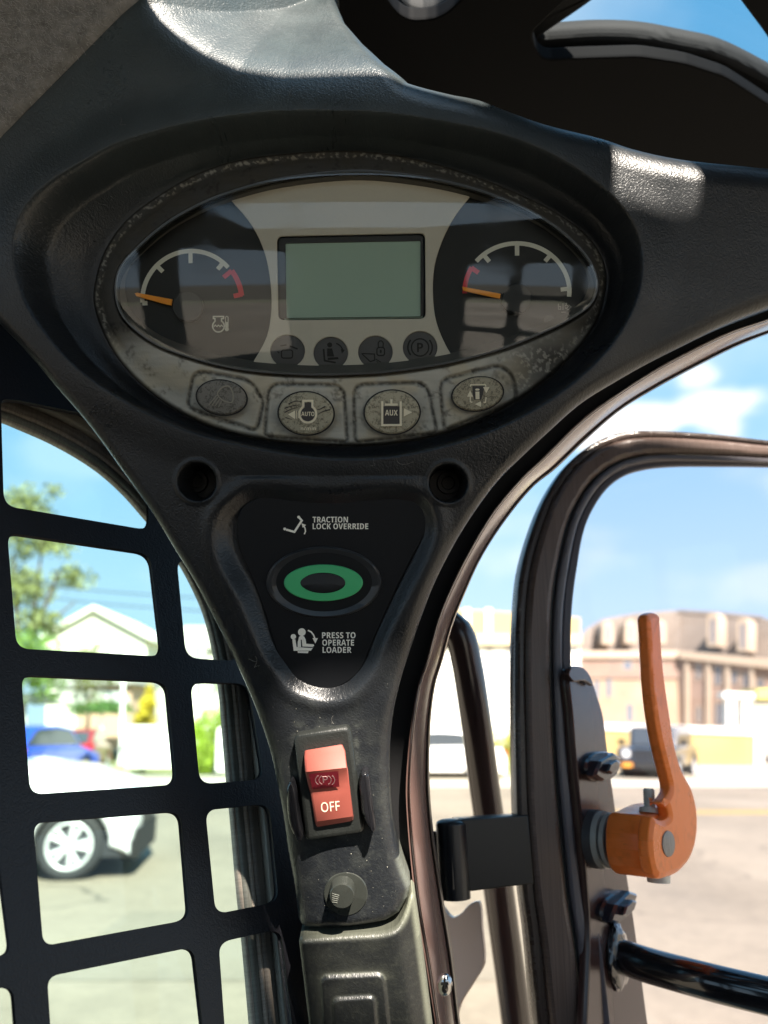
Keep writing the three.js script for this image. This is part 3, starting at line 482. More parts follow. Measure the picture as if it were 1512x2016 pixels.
// ---------- rocker switch ----------
const dusty = std([0.017, 0.019, 0.0175], 0.66, { bumpMap: grainTex, bumpScale: 0.00009, roughnessMap: scuffTex });
{
  const S = thing('rocker_switch', 'salmon red parking brake rocker switch marked OFF in a black housing', 'switch', K.world(650, 1640, 0));
  const hs = 0.0055;
  const hou = part(S, 'housing', slab(K, roundPoly([[577, 1447], [690, 1429], [717, 1640], [602, 1657]], [16, 16, 10, 10]), hs, 0.0075, 0.0022, [], 4), dusty);
  part(hou, 'rocker_gap', slab(K, roundPoly([[595, 1478], [677, 1464], [699, 1617], [620, 1630]], 11), hs + 0.0003, 0.001, 0.0002), std([0.008, 0.008, 0.008], 0.8));
  const st = [[[603, 1477], [669, 1466], 5], [[600, 1478], [674, 1466], 12], [[598.5, 1490], [679.5, 1478], 16], [[600, 1516], [683, 1507], 27], [[601, 1520], [684, 1511], 29], [[602, 1524], [685, 1515], 27], [[608, 1551], [688, 1544], 12], [[609.5, 1556], [689, 1549], 10], [[612, 1568], [690, 1560], 9.5], [[620, 1618], [696, 1607], 11], [[622, 1625], [695, 1614], 8], [[625, 1628], [690, 1617], 3]];
  const prof = [[0, -9], [0.004, -4], [0.02, -1.2], [0.055, 0], [0.945, 0], [0.98, -1.2], [0.996, -4], [1, -9]], pos = [], idx = [], uv = [];
  st.forEach(([a, b, h]) => prof.forEach(([u, dz]) => { const H = hs + Math.max(0.0002, (h + dz) * KS), p = K.px(mix(a[0], b[0], u), mix(a[1], b[1], u), H); pos.push(p[0], p[1], H); uv.push(p[0], p[1]); }));
  const n = prof.length; for (let i = 0; i < st.length - 1; i++) for (let j = 0; j < n - 1; j++) { const p = i * n + j; idx.push(p, p + n, p + 1, p + 1, p + n, p + n + 1); }
  let g = new THREE.BufferGeometry(); g.setAttribute('position', new THREE.Float32BufferAttribute(pos, 3)); g.setAttribute('uv', new THREE.Float32BufferAttribute(uv, 2)); g.setIndex(idx); g.computeVertexNormals();
  const salmon = std([0.34, 0.082, 0.06], 0.55);
  const rk = part(S, 'rocker', toCreasedNormals(g, 0.75).applyMatrix4(K.M), salmon);
  const face = (a, b, c, d, ha, hb, m, nm, lift0) => { // a small sheet lying on the sloping face
    const P = [[a, ha], [b, ha], [c, hb], [d, hb]].map(([p, h]) => K.world(p[0], p[1], hs + h * KS + lift0)), G = new THREE.BufferGeometry();
    G.setAttribute('position', new THREE.Float32BufferAttribute([0, 2, 1, 0, 3, 2].flatMap((k) => P[k].toArray()), 3)); G.setAttribute('uv', new THREE.Float32BufferAttribute(new Float32Array(12), 2)); G.computeVertexNormals(); return part(rk, nm, G, m);
  };
  face([608, 1524], [666, 1518], [668, 1549], [615, 1554], 26.6, 12.4, std([0.2, 0.006, 0.018], 0.6), 'red_window', 0.0004);
  const slope = new Frame(K.world(640, 1536, hs + 19.5 * KS + 0.0012), CAMR.clone().addScaledVector(CAMU, 0.09), V3(0, 0, 0).copy(CAMU).multiplyScalar(28 * KS).addScaledVector(CAMB, 14.2 * KS));
  part(rk, 'brake_symbol', mergeGeometries([text(slope, 'P', 636, 1541.5, 12.5, 10, 0, -0.09, fontR), ribbon(slope, arc(640, 1536, 12, 9.5, 60, -60, 10).map(([x, y]) => [x, y]), 1.3, 0, 0.0001), ribbon(slope, arc(640, 1536, 12, 9.5, 120, 240, 10), 1.3, 0, 0.0001), ribbon(slope, arc(640, 1536, 19, 12.5, 45, -45, 10), 1.5, 0, 0.0001), ribbon(slope, arc(640, 1536, 19, 12.5, 135, 225, 10), 1.5, 0, 0.0001)]), std([0.7, 0.42, 0.4], 0.6));
  part(rk, 'lettering', text(K, 'OFF', 633, 1599, 18.5, 37, hs + 10.9 * KS, -0.10, fontR), std([0.72, 0.6, 0.46], 0.6));
  part(S, 'guard', slab(K, smooth([[566, 1549], [573, 1541], [579, 1549], [584, 1580], [592, 1625], [597, 1650], [590, 1660], [581, 1652], [568, 1620], [564, 1585]], 44), 0.0085, 0.012, 0.0022, [], 4), M.gloss);
  part(S, 'guard', slab(K, smooth([[708, 1534], [715, 1523], [724, 1524], [730, 1556], [736, 1600], [739, 1636], [734, 1641], [722, 1626], [713, 1606], [709, 1572]], 44), 0.0095, 0.013, 0.0024, [], 4), M.gloss);
}
// ---------- plug knob ----------
{
  const P = thing('plug_knob', 'dusty grey-black plastic knob on a round flange below the rocker switch', 'knob', K.world(681, 1800, 0));
  const kn = std([0.03, 0.033, 0.029], 0.55, { roughnessMap: scuffTex });
  part(P, 'flange', turned(K, 681, 1757, -0.0015, [[1, 0], [1, 0.0012], [0.96, 0.0019], [0.9, 0.0021], [0.86, 0.0021], [0, 0.0021]], 43, 43, 0, 56), kn);
  part(P, 'stem', turned(K, 673, 1765, 0.0095, [[1.02, -0.011], [1, -0.0015], [0.97, -0.0006], [0.92, -0.0001], [0.84, 0], [0.8, 0], [0, 0]], 25, 25, 0, 40), kn);
  part(P, 'scored_lines', mergeGeometries([0, 1, 2, 3, 4].map((k) => ribbon(K, [[654, 1759 + k * 4.2], [668 - k, 1763 + k * 3.6]], 1, 0.0099, 0.0001))), std([0.22, 0.23, 0.2], 0.7));
}
// ---------- lower cover ----------
{
  const L = thing('lower_cover', 'dusty black plastic cover below the knob with two stepped rounded rectangles', 'cover', K.world(700, 2016, -0.01));
  const out = [[588, 1858], [589, 1850], [596, 1846], ...smooth([[640, 1843], [700, 1839], [755, 1835], [782, 1826], [797, 1806], [807, 1782], [813, 1774]], 24, false), [819, 1783], [830, 1860], [846, 1980], [862, 2110], [618, 2110]];
  const sd = sdf(out), r1 = sdf(roundPoly([[630, 1916], [757, 1910], [778, 2120], [644, 2120]], [18, 18, 3, 3])), r2 = sdf(roundPoly([[655, 1956], [738, 1951], [752, 2125], [664, 2125]], [13, 13, 3, 3]));
  const fold = (x, y) => x - mix(783, 822, (y - 1845) / 260);
  const H = (x, y) => { const d = sd(x, y), R = 13, q = R - Math.min(R, Math.max(0, d)); let h = 6 - (R - Math.sqrt(Math.max(0, R * R - q * q))) + 7 * ss(-3, 6, r1(x, y)) + 6 * ss(-3, 5, r2(x, y)); const f = fold(x, y); h -= 0.9 * 6 * Math.log(1 + Math.exp(Math.min(30, f / 6))) * 0.9; return h; };
  const col = (x, y) => {
    let d = 0.2 * ss(0.4, 0.8, dustN(x, y)) + 0.22 * ss(0.5, 0.85, 0.5 + 0.9 * fbm(x * 0.13, y * 0.13, 2, 3));
    const a = r1(x, y), b = r2(x, y); d += (a < 1 ? 1.1 * Math.exp(a / 6) * (y < 1925 ? 1 : x < 660 ? 0.55 : 0.15) : 0) + (b < 1 && b > -5 ? 0.25 : 0);
    d *= 0.24; const e = sd(x, y); if (x > 700) d += 0.8 * ss(17, 5, e) * ss(780, 812, x); if (y < 1860) d += 0.35 * ss(11, 3, e); return [1 + 13 * d, 1 + 12.2 * d, 1 + 9 * d];
  };
  part(L, 'cover', sheet(K, KS, 570, 1760, 880, 2110, 2, sd, H, { skirt: 0.014, color: col }), std([0.0115, 0.0128, 0.0128], 0.6, { vertexColors: true, bumpMap: grainTex, bumpScale: 0.00009, roughnessMap: scuffTex }));
}

// ---------- cab: pillar, side window with its grille, roof, hidden walls ----------
const painted = std([0.17, 0.105, 0.09], 0.28, { clearcoat: 0.8, clearcoatRoughness: 0.18, roughnessMap: scuffTex });
const bandGeo = (F, A, B, f0, f1, h, thick, bevel) => { const p = A.map((a, i) => [mix(a[0], B[i][0], f0), mix(a[1], B[i][1], f0)]), q = A.map((a, i) => [mix(a[0], B[i][0], f1), mix(a[1], B[i][1], f1)]); return slab(F, p.concat(q.reverse()), h, thick, bevel, [], 3); };
{
  const Pf = new Frame(K.O.clone().addScaledVector(CAMB, -0.03), CAMR, CAMU);
  const inner = smooth([[2050, 470], [1700, 562], [1512, 628], [1437, 653], [1365, 687], [1294, 725], [1222, 771], [1150, 822], [1070, 900], [1028, 940], [972, 1006], [927, 1080], [893, 1146], [863, 1217], [840, 1300], [824, 1346], [812, 1410], [805, 1470], [800, 1553], [803, 1620], [809, 1690], [818, 1770], [840, 1900], [858, 2016], [878, 2140]], 110, false);
  const outer = smooth([[2050, 500], [1700, 592], [1512, 657], [1449, 682], [1365, 724], [1294, 762], [1222, 806], [1150, 868], [1090, 925], [1051, 956], [998, 1019], [948, 1096], [916, 1165], [890, 1231], [871, 1300], [857, 1346], [848, 1410], [845, 1470], [845, 1553], [852, 1636], [861, 1700], [873, 1780], [890, 1885], [905, 2016], [925, 2140]], 110, false);
  const back = inner.map(([x, y], i) => { const [a, b] = outer[i]; const l = Math.hypot(x - a, y - b) || 1; return [x + (x - a) / l * 60, y + (y - b) / l * 60]; });
  const T = thing('front_pillar', 'dark brown painted steel pillar strip curving down the right edge of the console', 'pillar', Pf.world(890, 2016, 0));
  // a bent strip: its face turns outward towards the opening
  const strip = (f0, f1, h0, h1, k = 10) => { const pos = [], uv = [], idx = []; inner.forEach((p, i) => { for (let j = 0; j <= k; j++) { const t = j / k, f = mix(f0, f1, t), h = mix(h0, h1, t) + 0.004 * Math.sin(Math.PI * t), w = Pf.world(mix(p[0], outer[i][0], f), mix(p[1], outer[i][1], f), h); pos.push(w.x, w.y, w.z); uv.push(t * 0.02, i * 0.004); } }); for (let i = 0; i < inner.length - 1; i++) for (let j = 0; j < k; j++) { const a = i * (k + 1) + j, b = a + k + 1; idx.push(a, b, a + 1, b, b + 1, a + 1); } const g = new THREE.BufferGeometry(); g.setAttribute('position', new THREE.Float32BufferAttribute(pos, 3)); g.setAttribute('uv', new THREE.Float32BufferAttribute(uv, 2)); g.setIndex(idx); g.computeVertexNormals(); return g; };
  part(T, 'strip', strip(-0.02, 1, 0.004, -0.03), painted);
  part(T, 'seam_trim', strip(0.12, 0.19, 0.0022, 0.0012, 4), painted);
  part(T, 'edge_lip', strip(0.9, 1.03, -0.0235, -0.031, 4), std([0.08, 0.06, 0.05], 0.3));
  part(T, 'backing_strip', bandGeo(Pf, back, inner, 0, 1.02, -0.004, 0.02, 0), std([0.004, 0.004, 0.005], 0.8));
  const sc = part(T, 'screw', turned(Pf, 875, 1938, 0.004, [[1, 0], [0.95, 0.0014], [0.75, 0.003], [0.4, 0.0042], [0, 0.0046]], 16, 22, -0.08, 32), std([0.55, 0.55, 0.56], 0.2, { metalness: 1 }));
  part(sc, 'screw_slot', [slab(Pf, [[868, 1936], [882, 1935], [882, 1939], [868, 1940]], 0.0089, 0.001), slab(Pf, [[873, 1927], [877, 1927], [878, 1947], [874, 1947]], 0.00892, 0.001)], std([0.01, 0.01, 0.01], 0.8));
}
// punched steel grille inside the left window
const yaw = rad(45), FW = V3(Math.sin(yaw), 0, -Math.cos(yaw)), lean = rad(-12), RT = V3(Math.cos(yaw), 0, Math.sin(yaw));
const GV = V3(0, Math.cos(lean), 0).addScaledVector(RT, Math.sin(lean));
const Gr = new Frame(at(540, 1600, 0.475), FW, GV);
{
  const G = thing('window_grille', 'black punched steel grille of rounded square openings in front of the left window', 'window grille', Gr.world(330, 2000, 0));
  const Hs = [
    [[-3, 782], [30, 783], [300, 838], [297, 1048], [3, 999]], [[-150, 760], [-55, 775], [-50, 990], [-150, 975]],
    [[9, 1043], [299, 1087], [324, 1297], [28, 1281]], [[-160, 1010], [-45, 1035], [-30, 1278], [-150, 1272]],
    [[344, 1094], [470, 1112], [476, 1306], [363, 1299]],
    [[36, 1324], [332, 1338], [352, 1549], [55, 1570]], [[-160, 1318], [-24, 1322], [4, 1576], [-150, 1590]],
    [[371, 1338], [492, 1342], [524, 1538], [390, 1549]],
    [[60, 1615], [359, 1592], [378, 1815], [80, 1870]], [[-150, 1640], [-6, 1624], [28, 1884], [-140, 1915]],
    [[400, 1590], [533, 1577], [553, 1780], [421, 1806]],
    [[87, 1918], [385, 1858], [414, 2110], [104, 2190]], [[-140, 1960], [31, 1934], [52, 2200], [-130, 2240]],
    [[426, 1851], [556, 1823], [584, 2062], [444, 2105]],
  ];
  part(G, 'grille_plate', slab(Gr, [[-420, 560], [700, 560], [700, 2320], [-420, 2420]], 0, 0.0036, 0.0013, Hs.map((p, i) => roundPoly(p, i === 0 ? [24, 24, 24, 28, 32] : 31, 8)), 3), M.steel);
  const W = thing('side_window', 'left cab window with a weathered rubber seal round greenish glass behind the grille', 'window', Gr.world(400, 2000, -0.035));
  const inn = smooth([[-420, 760], [-200, 785], [-60, 812], [0, 825], [45, 843], [101, 868], [157, 899], [202, 930], [247, 971], [290, 1020], [330, 1066], [357, 1107], [380, 1149], [402, 1198], [417, 1250], [427, 1300], [436, 1360], [443, 1440], [450, 1520], [458, 1600], [472, 1756], [482, 1850], [497, 2016], [512, 2200]], 100, false);
  const outr = smooth([[-420, 690], [-200, 715], [-60, 742], [0, 757], [65, 778], [130, 806], [190, 840], [240, 874], [290, 918], [340, 972], [385, 1030], [420, 1083], [447, 1132], [472, 1186], [490, 1240], [502, 1296], [511, 1360], [519, 1440], [527, 1520], [536, 1600], [552, 1756], [563, 1850], [580, 2016], [597, 2200]], 100, false);
  const fr = (a, b, h, t, bv) => bandGeo(Gr, inn, outr, a, b, h, t, bv);
  const rub = (v) => std([v, v * 0.94, v * 0.84], 0.6, { map: streakTex, bumpMap: streakTex, bumpScale: 0.0003 });
  part(W, 'glass_lip', fr(0, 0.13, -0.030, 0.005, 0.0015), rub(0.5));
  part(W, 'inner_seal', fr(0.12, 0.31, -0.028, 0.006, 0.002), std([0.2, 0.22, 0.205], 0.5, { map: streakTex }));
  part(W, 'seal_bead', fr(0.31, 0.42, -0.027, 0.006, 0.002), rub(0.45));
  part(W, 'outer_seal', fr(0.42, 0.69, -0.026, 0.006, 0.0025), rub(0.2));
  part(W, 'seal_gap', fr(0.69, 0.77, -0.030, 0.01, 0), std([0.006, 0.006, 0.006], 0.8));
  part(W, 'window_frame', fr(0.77, 1.02, -0.023, 0.012, 0.001), std([0.42, 0.4, 0.34], 0.5, { roughnessMap: scuffTex }));
  part(W, 'glass', slab(Gr, [...inn, [-420, 2300]], -0.0345, 0.00001), new THREE.MeshPhysicalMaterial({ color: new THREE.Color().setRGB(0.87, 0.98, 0.96), roughness: 0.03, specularIntensity: 0.3, transmission: 1, thickness: 0, ior: 1.5, side: THREE.DoubleSide }));
  struct('cab_side_wall', slab(Gr, [[-900, 300], [760, 500], [760, 2400], [640, 2400], ...outr.slice().reverse(), [-900, 640]], -0.034, 0.02), M.roof);
}
// roof with cut-outs: in front the ones in the picture, overhead unseen skylight openings, shaped to cast the sun patches
const RY = 2.05, Rf = new Frame(V3(0, RY, 0), V3(1, 0, 0), V3(0, 0, 1));
{
  const hole1 = roundPoly([[1046, 66], [1064, 118], [1130, 114], [1260, 110], [1350, 124], [1430, 150], [1512, 203], [1620, 285], [1512, 75], [1456, 0], [1395, -80], [1290, -120], [1116, 0]], [16, 26, 20, 20, 20, 20, 20, 8, 20, 20, 30, 30, 20]);
  const hole2 = roundPoly([[735, -70], [765, 4], [800, 40], [868, 36], [915, -10], [950, -60], [900, -100], [790, -100]], [20, 24, 34, 34, 24, 20, 20, 20]);
  const toRoof = (pts, F = K, h = 0) => pts.map(([x, y]) => { const P = F.world(x, y, h), q = P.addScaledVector(SDIR, (RY - P.y) / SDIR.y); return [q.x, q.z]; });
  const Dr0 = (x, y, d) => { const P = at(x, y, d), q = P.addScaledVector(SDIR, (RY - P.y) / SDIR.y); return [q.x, q.z]; };
  const sunHoles = [
    roundPoly(toRoof([[256, -780], [985, -780], [980, 150], [962, 236], [880, 196], [790, 172], [700, 172], [560, 178], [480, 160], [400, 122], [335, 70], [285, 10]]), 0.01),
    roundPoly(toRoof([[1222, 230], [1385, 230], [1372, 470], [1196, 470]]), 0.006),
    roundPoly(toRoof([[525, 1385], [600, 1325], [900, 1310], [900, 2090], [640, 2090], [585, 1700], [550, 1560]]), 0.02),
    roundPoly([[-0.32, 0.3], [0.42, 0.3], [0.42, 0.44], [0.1, 0.74], [-0.32, 0.74]], 0.04),  // added opening behind the operator, unseen, to brighten the console with sky light
    roundPoly([Dr0(1150, 740, 0.63), Dr0(1700, 740, 0.63), Dr0(1700, 892, 0.63), Dr0(1420, 876, 0.63), Dr0(1310, 876, 0.63), Dr0(1262, 884, 0.63), Dr0(1228, 908, 0.63), Dr0(1180, 905, 0.63), Dr0(1150, 912, 0.63)], 0.004),
  ];
  const D = (L, Fd) => [-0.7071 * L + 0.7071 * Fd, -0.7071 * L - 0.7071 * Fd];
  const s = shapeOf([D(0.62, -0.9), D(0.62, 0.80), D(-0.62, 0.80), D(-0.62, -0.9)]);
  for (const h of [hole1, hole2]) s.holes.push(new THREE.Path(h.map(([x, y]) => new THREE.Vector2(...Rf.px(x, y, 0)))));
  for (const h of sunHoles) s.holes.push(new THREE.Path(h.map(([x, z]) => new THREE.Vector2(x, z))));
  struct('cab_roof', prism(Rf, s, 0, 0.012, 0.002, 2), M.roof);
  const T = thing('roof_window', 'front roof window with a rounded black rim and dusty glass showing blue sky', 'roof window', Rf.world(1250, 110, -0.02));
  const lipL = smooth([[1048, 130], [1070, 132], [1110, 132], [1180, 128], [1260, 128], [1340, 142], [1420, 168], [1512, 222], [1640, 310]], 40, false), lipU = smooth([[1050, 78], [1066, 78], [1110, 75], [1180, 71], [1260, 74], [1340, 88], [1420, 106], [1512, 150], [1640, 222]], 40, false);
  const rimM = std([0.006, 0.007, 0.008], 0.72, { specularIntensity: 0.6, bumpMap: grainTex, bumpScale: 0.00008 });
  const Rl = new Frame(V3(0, RY + 0.022, 0), V3(1, 0, 0), V3(0, 0, 1));
  part(T, 'lower_rim', slab(Rl, lipU.concat(lipL.slice().reverse()), 0, 0.02, 0.006, [], 4), rimM);
  part(T, 'side_rim', slab(Rl, smooth([[1030, 60], [1110, -20], [1130, -20], [1190, -20], [1066, 74], [1052, 86]], 40), 0, 0.016, 0.004, [], 3), rimM);
  part(T, 'glass', slab(new Frame(V3(0, RY + 0.05, 0), V3(1, 0, 0), V3(0, 0, 1)), [[1000, 300], [1000, -200], [1700, -200], [1700, 400]], 0, 0.00001), new THREE.MeshPhysicalMaterial({ color: 0xf4f7f8, roughness: 0.03, transmission: 1, thickness: 0, side: THREE.DoubleSide }));
  const T2 = thing('roof_window', 'small roof window opening cut off by the top edge, with a curved grey lip', 'roof window', Rf.world(830, 30, -0.02));
  part(T2, 'lower_rim', slab(Rl, smooth([[745, -30], [770, 18], [800, 36], [835, 42], [870, 34], [900, 12], [930, -30], [900, -30], [880, 4], [850, 20], [822, 22], [795, 8], [775, -30]], 60), 0, 0.016, 0.004, [], 3), rimM);
  // header over the front opening and walls behind the operator, with windows that light the cab
  const wall = (name, O, u, w0, w1, y0, y1, win) => { const F = new Frame(O, u, V3(0, 1, 0)), q = rectS(w0, y0, w1, y1); for (const [a, b, c, d] of win) q.holes.push(new THREE.Path(roundPoly([[a, b], [c, b], [c, d], [a, d]], 0.03).map(([x, y]) => new THREE.Vector2(x, y)))); struct(name, prism(F, q, 0, 0.02, 0), M.roof); };
  const LD = RT.clone().negate();
  const gr = []; for (let i = 0; i < 6; i++) for (let j = 0; j < 4; j++) gr.push([-0.32 + i * 0.15, 1.30 + j * 0.15, -0.19 + i * 0.15, 1.43 + j * 0.15]);
  wall('cab_rear_wall', FW.clone().multiplyScalar(-0.88), LD, -0.62, 0.62, 0.3, RY + 0.01, [[-0.52, 1.4, -0.17, 1.98], [-0.07, 1.4, 0.02, 1.98], [0.1, 1.5, 0.46, 1.98]]);
  wall('cab_far_wall', LD.clone().multiplyScalar(-0.61), FW, -0.88, 0.62, 0.3, RY + 0.01, gr);
  const fl = shapeOf([D(0.5, -0.9), D(0.5, 0.36), D(-0.62, 0.36), D(-0.62, -0.9)]);
  struct('cab_floor', prism(new Frame(V3(0, 0.6, 0), V3(1, 0, 0), V3(0, 0, 1)), fl, 0, 0.02, 0), M.roof);
}

// ---------- the open cab door ----------
const dyaw = rad(7), Dr = new Frame(at(1060, 1500, 0.56), V3(Math.cos(dyaw), 0, -Math.sin(dyaw)), V3(0, 1, 0));
const LP = rad(50), Pl = new Frame(at(1180, 1600, 0.55), V3(Math.cos(LP), 0, -Math.sin(LP)), V3(0, 1, 0));
{
  const T = thing('cab_door', 'open cab door with a dark brown weathered rubber edge round clear glass', 'door', Dr.world(1100, 2016, 0));
  const o = smooth([[1085, 2200], [1059, 2016], [1041, 1837], [1032, 1769], [1024, 1685], [1020, 1600], [1017, 1455], [1016, 1300], [1018, 1221], [1027, 1124], [1051, 1037], [1080, 969], [1119, 912], [1167, 873], [1216, 852], [1264, 846], [1409, 853], [1512, 865], [1720, 884]], 90, false);
  const i = smooth([[1225, 2200], [1203, 2016], [1188, 1888], [1169, 1769], [1160, 1692], [1150, 1607], [1136, 1489], [1128, 1370], [1125, 1285], [1127, 1200], [1136, 1124], [1153, 1037], [1177, 987], [1203, 955], [1234, 934], [1270, 923], [1320, 917], [1420, 916], [1512, 917], [1720, 924]], 90, false);
  const dm = (v, r = 0.6) => std([v, v * 0.72, v * 0.64], r, { map: streakTex, bumpMap: streakTex, bumpScale: 0.0003, roughnessMap: scuffTex });
  const f = (a, b, h, t, bv) => bandGeo(Dr, o, i, a, b, h, t, bv);
  part(T, 'outer_edge', f(0, 0.2, 0.002, 0.02, 0.003), dm(0.055, 0.5));
  part(T, 'rubber_edge', f(0.18, 0.63, 0.006, 0.012, 0.004), dm(0.13, 0.6), 'brown sun-faded rubber strip');
  part(T, 'seal_groove', f(0.62, 0.69, 0.001, 0.008, 0), std([0.006, 0.006, 0.007], 0.7));
  part(T, 'seal_lip', f(0.68, 0.84, 0.005, 0.009, 0.0025), std([0.10, 0.092, 0.105], 0.38));
  part(T, 'inner_lip', f(0.83, 1.0, -0.001, 0.006, 0.0015), std([0.05, 0.046, 0.062], 0.4));
  const gp = part(T, 'glass', slab(Dr, [...i, [1720, 2200]], -0.012, 0.00001), new THREE.MeshPhysicalMaterial({ color: new THREE.Color().setRGB(0.96, 0.95, 0.99), roughness: 0.03, specularIntensity: 0.25, transmission: 1, thickness: 0, side: THREE.DoubleSide }));
  // hinge: knuckle, arm and bracket plate
  const h0 = Dr.world(896, 1768, 0.0), h1 = Dr.world(888, 1622, 0.0);
  const hg = part(T, 'hinge_arm', slab(Dr, [[900, 1614], [1040, 1605], [1052, 1740], [912, 1757]], 0.005, 0.018, 0.001), std([0.008, 0.008, 0.009], 0.35));
  part(T, 'hinge_leaf', slab(new Frame(Dr.world(862, 1690, -0.002), V3(0.6, 0, 0.8), V3(0, 1, 0)), [[800, 1640], [888, 1634], [892, 1752], [806, 1748]], 0, 0.006, 0.001), std([0.012, 0.012, 0.014], 0.35));
  part(hg, 'hinge_knuckle', [rod(h0, h1, 0.0108, 0.0108, 32), new THREE.SphereGeometry(0.0106, 24, 12).scale(1, 0.35, 1).translate(h1.x, h1.y, h1.z)], std([0.014, 0.014, 0.017], 0.3));
  // angled latch flange on the inner side
  const fl = [[1128, 1420], [1124, 1318], [1140, 1316], [1154, 1322], [1166, 1340], [1176, 1368], [1188, 1408], [1196, 1470], [1215, 1610], [1232, 1705], [1247, 1800], [1278, 2030], [1300, 2200], [1180, 2200], [1160, 1800]];
  const fm = std([0.045, 0.022, 0.02], 0.24, { clearcoat: 0.3, clearcoatRoughness: 0.2 });
  const lf = part(T, 'latch_flange', slab(Pl, smooth(fl, 90), -0.008, 0.008, 0.0015), fm);
  part(lf, 'flange_cap', slab(Pl, smooth([[1120, 1328], [1126, 1313], [1146, 1313], [1160, 1326], [1168, 1350], [1150, 1340], [1130, 1342]], 40), -0.003, 0.004, 0.001), fm);
  for (const [x, y] of [[1183, 1509], [1213, 1784]]) {
    const b = part(T, 'bolt', turned(Pl, x - 6, y, -0.008, [[1, 0], [1, 0.003], [0.92, 0.0045], [0, 0.0045]], 34, 30, 0, 32), std([0.016, 0.016, 0.022], 0.18, { clearcoat: 0.6 }));
    part(b, 'nut', turned(Pl, x, y, -0.0035, [[1, 0], [1, 0.005], [0.86, 0.0068], [0.5, 0.007], [0.5, 0.010], [0.4, 0.011], [0, 0.011]], 30, 23, 0.2, 6, 0.3), std([0.02, 0.02, 0.028], 0.16, { clearcoat: 0.6 }));
  }
  // pull bar welded to the flange
  const w0 = Pl.world(1216, 1880, -0.008), b0 = Pl.world(1232, 1886, 0.0);
  part(T, 'pull_bar', tube([w0.clone().addScaledVector(Pl.n, -0.004), b0, Pl.world(1285, 1903, 0.02), at(1400, 1934, 0.5), at(1512, 1961, 0.485), at(1640, 1992, 0.475)], 0.0112, 90, 28), std([0.009, 0.009, 0.011], 0.17, { clearcoat: 0.6, clearcoatRoughness: 0.08 }));
  const ws = new THREE.SphereGeometry(1, 40, 28), wp = ws.attributes.position;
  for (let k = 0; k < wp.count; k++) { const v = V3().fromBufferAttribute(wp, k), n = 1 + 0.16 * perlin.noise(v.x * 2 + 4, v.y * 2, v.z * 2) + 0.06 * perlin.noise(v.x * 6, v.y * 6 + 9, v.z * 6), up = v.y > 0 ? 1 - 0.45 * v.y * Math.abs(v.x) : 1; v.multiplyScalar(n); wp.setXYZ(k, v.x * 0.0155 * up, v.y * 0.0215, v.z * 0.006); }
  ws.computeVertexNormals(); ws.applyMatrix4(new THREE.Matrix4().makeBasis(Pl.u, Pl.v, Pl.n).setPosition(Pl.world(1216, 1880, -0.006)));
  part(T, 'weld_bead', ws, std([0.03, 0.03, 0.034], 0.07, { clearcoat: 1, clearcoatRoughness: 0.03, specularIntensity: 1 }));
}
